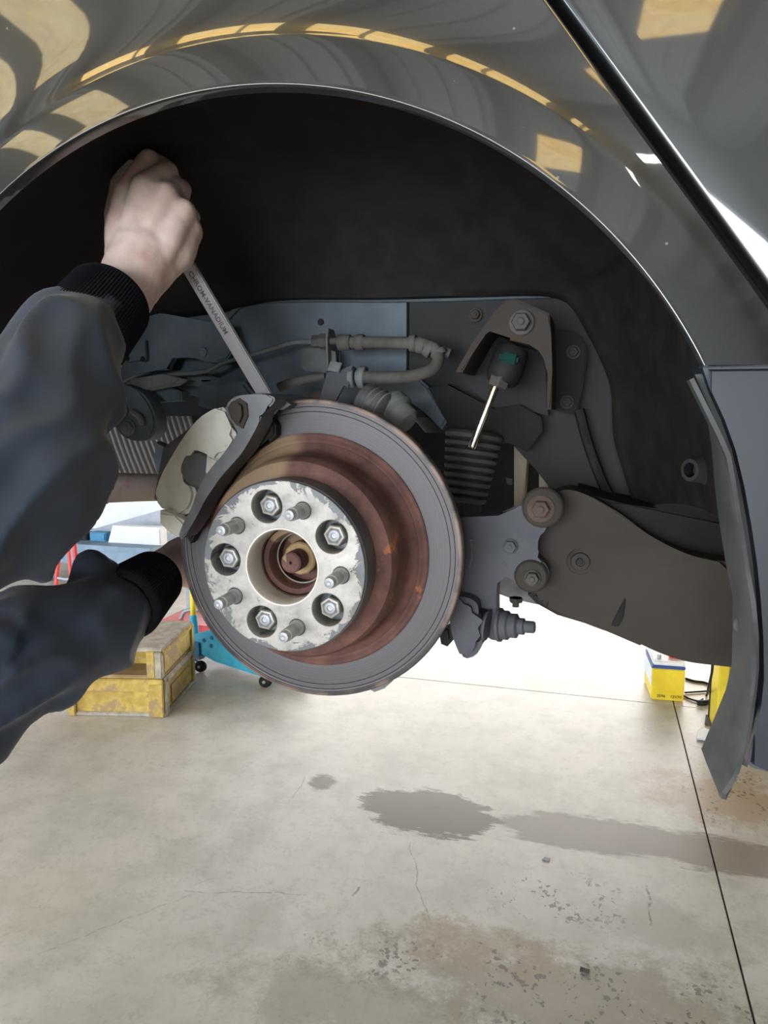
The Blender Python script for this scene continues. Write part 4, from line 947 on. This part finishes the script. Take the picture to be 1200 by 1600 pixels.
# trousers, boots, hair, eyes (outside the frame, but he stands there)
bm = bmesh.new()
bone([PEL+Vector((0, 0, .08)), PEL-Vector((0, 0, .05))], [.145, .14], 20, 2, .85, fwd)
for s in (-1, 1):
    hip = PEL+sdv*.095*s; knee = hip+Vector((0, 0, -.43))+fwd*.03; foot = Vector((knee.x, knee.y, .10))-fwd*.03
    bone([hip, knee, foot], [.105, .078, .068], 16)
put('trousers', remesh(bm, .009, 4), M['trouser'], person, smooth=70)
for s in (-1, 1):
    knee = PEL+sdv*.095*s+fwd*.03; foot = Vector((knee.x, knee.y, .055))-fwd*.06
    bm = bmesh.new(); bm_tube(bm, [foot+Vector((0, 0, .09)), foot+Vector((0, 0, .0))], [.052, .052], 16, 'round', 1); bm_tube(bm, [foot, foot+fwd*.20-Vector((0, 0, .004))], [.05, .047], 16, 'round', 1)
    me = remesh(bm, .007, 5)
    for v in me.vertices: v.co.z = max(v.co.z, .001)
    put('boot', me, M['shoe'], person, smooth=60)
    e = HD+fwd*.071+sdv*.031*s+Vector((0, 0, .008)); bm = bmesh.new(); bm_lathe(bm, [(0, 0)]+[(.0115*math.sin(a), .0115-.0115*math.cos(a)) for a in np.linspace(.3, 2.8, 8)]+[(0, .023)], e-fwd*.0115, fwd, 16)
    put('eye', bm2me(bm), M['eyew'], person, smooth=60)
bm = bmesh.new(); bm_tube(bm, [HD+Vector((0, 0, .01))-fwd*.03, HD+Vector((0, 0, .062))-fwd*.012], [.078, .079], 20, 'round', 1)
me = remesh(bm, .006, 3)
displace(me, lambda c: .004*noise.noise(c*60))
put('hair', me, M['hair'], person, smooth=60)

# ------------------------------------------------------------------ things on the floor
# yellow two-step wooden stool
p0, p1 = G(107, 1117), G(258, 1120)
ux = (p1-p0).normalized(); uy = Vector((-ux.y, ux.x, 0)); Wd = (p1-p0).length; Dp = .44
Hs, Ht = .18, .315; D1 = .17
RM = Matrix((ux, uy, Vector((0, 0, 1)))).transposed()
st = empty('wooden_crate', (p0+p1)/2, 'worn yellow wooden crate with an open upper bay, left of the blue jack', 'crate')
def sb(name, x, y, z, sx, sy, sz, mat, bev=.004, par=None, label=None):
    c = p0+ux*x+uy*y; return box(name, (c.x, c.y, z), (sx, sy, sz), mat, par or st, RM, bev, label)
sb('front_panel', Wd/2, .012, Hs*.42, Wd-.03, .018, Hs*.80, M['ywood'])
sb('front_rail', Wd/2, .0, Hs-.03, Wd, .026, .058, M['ywood']); sb('front_post', Wd-.035, -.002, Hs*.45, .07, .026, Hs*.88, M['ywood']); sb('front_post', .02, -.002, Hs*.45, .04, .026, Hs*.88, M['ywood'])
sb('base_board', Wd/2, Dp/2, .010, Wd+.012, Dp+.012, .018, M['edge'])
sb('shelf_board', Wd/2, Dp/2, Hs+.004, Wd-.01, Dp-.01, .018, M['ybrown']); sb('top_board', Wd/2, Dp/2, Ht, Wd, Dp, .018, M['edge'], label='scuffed grey top board')
sb('inner_panel', Wd/2-.03, D1, (Hs+Ht)/2, Wd-.06, .016, Ht-Hs-.02, M['ywood'])
sb('corner_post', Wd-.016, -.002, (Hs+Ht)/2, .034, .03, Ht-Hs-.012, M['edge']); sb('corner_post', Wd-.055, .004, (Hs+Ht)/2, .04, .02, Ht-Hs-.012, M['ywood']); sb('corner_post', .03, 0, (Hs+Ht)/2, .05, .03, Ht-Hs-.012, M['ywood'])
for sx_ in (Wd-.008, .008):
    sb('side_board', sx_, Dp/2, Hs/2+.012, .018, Dp-.02, Hs-.02, M['ywood']); sb('side_board', sx_, Dp/2, (Hs+Ht)/2+.005, .018, Dp-.03, Ht-Hs-.03, M['ywood'])
    k = .012 if sx_ > .1 else -.012
    sb('side_rail', sx_+k, Dp/2, Hs-.012, .012, Dp, .03, M['edge']); sb('side_rail', sx_+k, Dp/2, Ht-.012, .012, Dp, .022, M['ywood'])
    sb('side_rail', sx_+k, .02, Hs/2, .012, .04, Hs, M['edge']); sb('side_rail', sx_+k, Dp-.02, Ht/2, .012, .04, Ht-.02, M['ywood'])
    sb('panel_bead', sx_+k*.8, Dp*.5, Hs*.42, .008, Dp*.62, Hs*.5, M['ywood'])

# blue trolley jack with a yellow handle
jb = G(320, 1049); jx = Vector((.97, -.24, 0)).normalized(); jy = Vector((.24, .97, 0)).normalized(); JM = Matrix((jx, jy, Vector((0, 0, 1)))).transposed()
jk_ = empty('trolley_jack', jb, 'bright blue trolley jack with a yellow handle, behind the crate', 'jack')
def jp(x, y, z): return jb+jx*(x+.01)+jy*y+Vector((0, 0, z*(1.0 if z < .06 else 1.12)))
for yy in (0, .24):
    bm = bmesh.new(); bm_plate(bm, [jp(a, yy, b) for a, b in ((-.19, .10), (-.15, .075), (-.03, .085), (.06, .06), (.40, .04), (.50, .06), (.48, .11), (.30, .165), (.13, .235), (.05, .215), (-.12, .16), (-.19, .135))], .012, .002, jy)
    put('side_plate', bm2me(bm), M['cyan'], jk_, smooth=30)
for (a, b) in ((-.085, .155), (-.03, .175), (-.035, .135)):
    lathe('plate_hole', [(0, .001), (.010, .001), (.012, 0), (0, 0)], jp(a+.08, -.002, b), -jy, M['bluedark'], jk_, 14)
lathe('pivot_bolt', [(0, 0), (.018, 0), (.018, .012), (.012, .016), (0, .016)], jp(-.125, 0, .115), -jy, M['cyan'], jk_, 16)
box('cross_plate', jp(-.06, .12, .10), (.05, .26, .09), M['bluedark'], jk_, JM); box('hydraulic_body', jp(.10, .12, .12), (.24, .13, .10), M['black'], jk_, JM, .02)
for (x, y) in ((-.02, -.02), (-.02, .27), (.42, -.02), (.42, .27)):
    whl = lathe('caster_wheel', [(.008, -.012), (.022, -.014), (.030, -.010), (.032, -.004), (.032, .004), (.030, .010), (.022, .014), (.008, .012)], jp(x, y, .0325), jy, M['black'], jk_, 22, closed=True)
    lathe('wheel_hub', [(0, -.016), (.008, -.015), (.008, .015), (0, .016)], jp(x, y, .0325), jy, M['zinc'], whl, 14)
    box('caster_fork', jp(x, y, .072), (.03, .045, .012), M['grey'], jk_, JM)
    tube('axle_arm', [jp(x-.07, y+.01, .06), jp(x-.02, y, .055), jp(x, y, .04)], .006, M['bluedark'], jk_, 8)
tube('handle_socket', [jp(-.165, .10, .10), jp(-.175, .10, .20), (jp(-.178, .10, .235))], .021, M['cyan'], jk_, 16)
tube('handle', [jp(-.178, .10, .22), jp(-.185, .11, .50), jp(-.19, .12, 1.02)], .0165, M['yellow'], jk_, 16, label='straight yellow handle')
box('saddle', jp(.36, .12, .165), (.09, .10, .03), M['bluedark'], jk_, JM, .01)

# red jack stand tray lying behind: grey-handled red tool tray
rp_ = G(315, 1000)
rt = empty('tool_tray', rp_, 'low red metal tool tray lying behind the blue jack', 'tray')
bm = bmesh.new(); bm_plate(bm, [rp_+Vector(v) for v in ((-.24, 0, .005), (.30, 0, .005), (.36, 0, .09), (-.30, 0, .09))], .3, .004); put('tray', bm2me(bm), M['red'], rt, smooth=30)
tube('tray_handle', [rp_+Vector((-.2, .1, .09)), rp_+Vector((-.14, .1, .15)), rp_+Vector((.12, .1, .16)), rp_+Vector((.22, .1, .09))], .012, M['grey'], rt, 10)
rs_ = empty('grey_case', rp_+Vector((-.25, .6, 0)), 'grey equipment case standing behind the red tray', 'case')
box('shell', rp_+Vector((-.05, .6, .10)), (.7, .25, .19), M['grey'], rs_, bev=.02); tube('case_handle', [rp_+Vector((-.1, .47, .14)), rp_+Vector((-.1, .45, .16)), rp_+Vector((.1, .45, .16)), rp_+Vector((.1, .47, .14))], .008, M['black'], rs_, 8)
box('latch', rp_+Vector((.2, .47, .13)), (.04, .012, .05), M['zinc'], rs_); box('latch', rp_+Vector((-.25, .47, .13)), (.04, .012, .05), M['zinc'], rs_)

# car battery
b0, b1 = G(1017, 1093), G(1068, 1097); bw = (b1-b0).length; bx = (b1-b0).normalized(); by = Vector((-bx.y, bx.x, 0)); BM = Matrix((bx, by, Vector((0, 0, 1)))).transposed()
bt_ = empty('car_battery', (b0+b1)/2, 'yellow car battery with blue band and pale top, on the floor joint', 'battery')
def bb(name, x, y, z, s, mat, bev=.003, par=None): 
    c = b0+bx*x+by*y; return box(name, (c.x, c.y, z), s, mat, par or bt_, BM, bev)
bb('case', bw/2, .13, .080, (bw, .26, .158), M['yellow'], .005); bb('band', bw/2, .13, .166, (bw+.003, .263, .016), M['blueband'])
bb('lid', bw/2, .13, .186, (bw-.004, .255, .024), M['white'], .005); bb('side_panel', -.001, .13, .11, (.003, .24, .09), M['white'], .001)
for x in (.035, bw-.035):
    c = b0+bx*x+by*.05; lathe('terminal', [(0, .196), (.010, .196), (.009, .214), (0, .214)], (c.x, c.y, 0), (0, 0, 1), M['zinc'], bt_, 14)
letters('2096', .020, b0+bx*.045-by*.0012+Vector((0, 0, .022)), bx, -by, M['ink'], 'lettering', bt_, .0008); letters('12V70', .020, b0+bx*.112-by*.0012+Vector((0, 0, .022)), bx, -by, M['ink'], 'lettering', bt_, .0008)
rc = empty('charger_clamp', b0+bx*.12+by*.06+Vector((0, 0, .20)), 'red charger clamp lying on the battery terminal', 'clamp')
for s in (-1, 1):
    c = b0+bx*.12+by*(.05)+Vector((0, 0, .205+.006*s)); box('jaw', c, (.085, .022, .007), M['red'], rc, BM @ Matrix.Rotation(-.12*s, 3, 'Y'), .002)
lathe('spring', [(0, 0), (.006, 0), (.006, .02), (0, .02)], b0+bx*.12+by*.045+Vector((0, 0, .204)), by, M['zinc'], rc, 12)
def cable(name, pts, r, label):
    o = tube(name, pts, r, M['black'], None, 8, 8); tag(o, label, 'cable'); return o
def gz(x, y, z): 
    p = G(x, y); p.z = z; return p
cable('charger_cable', [gz(1071, 1062, .006), gz(1085, 1066, .006), gz(1100, 1068, .006), gz(1113, 1073, .008), gz(1125, 1071, .006)], .006, 'black cable from battery top corner running to the yellow post')
cable('charger_cable', [gz(1070, 1084, .006), gz(1085, 1083, .006), gz(1100, 1082, .006), gz(1116, 1081, .006)], .0045, 'thin straight black cable between battery foot and yellow post')
cable('charger_cable', [gz(1068, 1089, .006), gz(1078, 1094, .006), gz(1093, 1097, .006), gz(1104, 1088, .006), A(1107, 1074, 3.3), A(1112, 1052, 3.2), A(1114, 1035, 3.2)], .005, 'looped black cable rising against the yellow post')
hd = tube('cable_plug', [gz(1090, 1102, .012), gz(1100, 1102, .012), gz(1108, 1099, .010), gz(1116, 1097, .008)], [.013, .013, .010, .006], M['black'], None, 12); tag(hd, 'black rubber cable plug on the floor by the yellow post', 'plug')

# yellow lift post with its orange cover, the far one of the lift
lpz = G(1118, 1152)
lp = empty('lift_post', lpz, 'yellow steel lift post with orange cover, behind the grey flap', 'lift post')
box('base_plate', lpz+Vector((.19, .14, .008)), (.34, .30, .016), M['yellow'], lp)
box('column', lpz+Vector((.022, .12, 1.35)), (.040, .20, 2.7), M['yellow'], lp, bev=.006); box('column', lpz+Vector((.28, .12, 1.35)), (.085, .20, 2.7), M['yellow'], lp, bev=.006)
box('back_web', lpz+Vector((.16, .21, 1.35)), (.30, .02, 2.7), M['yellow'], lp); box('cover', lpz+Vector((.140, .065, 1.25)), (.192, .10, 2.2), M['orange'], lp, bev=.006, label='orange cover')
box('edge_strip', lpz+Vector((.004, .215, 1.35)), (.012, .02, 2.7), M['black'], lp, bev=.001)
box('lift_arm', lpz+Vector((.0, -.75, 1.11)), (.10, 1.5, .07), M['yellow'], lp, Matrix.Rotation(.25, 3, 'Z'), .006)

# paper scrap, brown splinter, dark chips
def flake(name, px, py, pts, mat, label, cat, h=.004, group=None):
    c = G(px, py); bm = bmesh.new(); bm_plate(bm, [c+Vector((x, y, .0005)) for x, y in pts], h, .0004, (0, 0, 1))
    for v in bm.verts: v.co.z += .25*abs(v.co.x-c.x)*random.uniform(.2, 1) if h > .002 else 0
    o = put(name, bm2me(bm), mat, smooth=30); return tag(o, label, cat, group)
flake('paper_scrap', 1094, 1150, [(-.02, -.05), (.05, -.06), (.06, .03), (.02, .08), (-.01, .03)], M['white'], 'crumpled white paper scrap at the foot of the lift post', 'paper', .004)
flake('wood_splinter', 1106, 1127, [(-.02, -.05), (.01, -.055), (.02, .05), (.0, .07)], M['rustbolt'], 'brown wood splinter beside the white paper scrap', 'splinter', .004)
flake('bark_chip', 913, 1518, [(-.011, -.006), (-.004, -.004), (.004, -.007), (.011, -.010), (.013, .004), (.006, .007), (-.010, .009)], M['rustbolt'], 'dark brown notched chip lying on the near stained concrete', 'chip', .003)
flake('grit_chip', 853, 1343, [(-.012, -.008), (.010, -.01), (.012, .006), (-.006, .010)], M['castdark'], 'small grey chip below the long dark stain', 'chip', .002)

# ------------------------------------------------------------------ far left: red tube stand, bench, white sheet
q = G(108, 960)
tr = empty('tube_stand', q, 'red tubular stand rising between the jacket and the bench', 'stand')
def fa(x, y): return A(x, y, q.y)
tube('upright', [fa(111, 790), fa(116, 850), fa(122, 905), fa(128, 960)], .018, M['red'], tr, 12)
tube('upright', [fa(96, 792), fa(94, 850), fa(89, 900), fa(86, 960)], .014, M['red'], tr, 12)
tube('brace', [fa(98, 815), fa(106, 850), fa(111, 905), fa(112, 955)], .013, M['red'], tr, 12)
tube('brace', [fa(87, 902), fa(105, 905), fa(123, 902)], .011, M['grey'], tr, 10); tube('brace', [fa(112, 848), fa(117, 880), fa(119, 905)], .008, M['grey'], tr, 10)
for x in (86, 112, 128): c = fa(x, 958); lathe('foot', [(0, 0), (.03, 0), (.03, .01), (.015, .02), (.015, c.z), (0, c.z)], (c.x, c.y, 0), (0, 0, 1), M['red'], tr, 14)
Yb = 4.9
bc = A(180, 900, Yb); bench = empty('workbench', (bc.x, bc.y, 0), 'blue-grey metal bench far behind the exhaust pipe', 'bench')
tl, trr = A(60, 846, Yb), A(238, 846, Yb); Wb = trr.x-tl.x; zb = tl.z
box('bench_top', ((tl.x+trr.x)/2, Yb+.32, zb-.02), (Wb, .7, .045), M['slate'], bench)
box('front_panel', ((tl.x+trr.x)/2, Yb, zb-.10), (Wb-.04, .03, .12), M['slate'], bench); box('back_panel', ((tl.x+trr.x)/2, Yb+.6, zb/2), (Wb-.04, .03, zb-.10), M['pipe'], bench)
for x in (tl.x+.05, trr.x-.05): box('leg', (x, Yb+.03, (zb-.045)/2), (.05, .05, zb-.045), M['grey'], bench); box('leg', (x, Yb+.62, (zb-.045)/2), (.05, .05, zb-.045), M['grey'], bench)
def on_bench(name, x0_, y0_, x1_, dY, dep, mat, lab, cat, shear=0):
    a_ = A(x0_, 846, Yb+dY); b_ = A(x1_, y0_, Yb+dY); z0_ = zb+.003
    bm = bmesh.new(); h_ = b_.z-z0_
    bm_plate(bm, [Vector((a_.x, Yb+dY, z0_)), Vector((b_.x, Yb+dY, z0_)), Vector((b_.x, Yb+dY, z0_+h_)), Vector((a_.x+shear, Yb+dY, z0_+h_))], dep, .008)
    return tag(put(name, bm2me(bm), mat, smooth=30), lab, cat)
on_bench('packing_block', 168, 825, 250, .10, .10, M['white'], 'white foam packing block lying on the blue-grey bench', 'block', .05)
on_bench('tool_box', 121, 833, 135, .12, .10, M['black'], 'small black tool box at the left end of the bench', 'tool box')
on_bench('tool_box', 140, 833, 164, .12, .10, M['bluedark'], 'wider dark blue tool box beside the white block', 'tool box')
bp = [A(122, 835, Yb+.40), A(254, 796, Yb+.40), A(254, 838, Yb+.40), A(122, 843, Yb+.40)]
for p in bp: p.z = max(p.z, zb+.004)
bm = bmesh.new(); bm_plate(bm, bp, .02, .003); rm = put('sloping_rail', bm2me(bm), M['grey'], smooth=30); tag(rm, 'grey board with a slanted top edge at the back of the bench', 'board')
for v in rm.data.vertices: pass
wbp = [A(138, 784, Yb+.9), A(262, 776, Yb+.9), A(262, 846, Yb+.9), A(118, 846, Yb+.9)]
for p in wbp[2:]: p.z = .0
bm = bmesh.new(); bm_plate(bm, wbp, .03, .004); wb_ = put('white_panel', bm2me(bm), M['white'], smooth=30); tag(wb_, 'large white sheet panel standing on the floor behind the bench', 'panel')
dk = [A(60, 770, Yb+1.0), A(144, 776, Yb+1.0), A(122, 846, Yb+1.0), A(60, 846, Yb+1.0)]
for p in dk[2:]: p.z = .0
bm = bmesh.new(); bm_plate(bm, dk, .03, .004); dk_ = put('dark_panel', bm2me(bm), M['pipe'], smooth=30); tag(dk_, 'brown board standing behind the red tubular stand', 'panel')
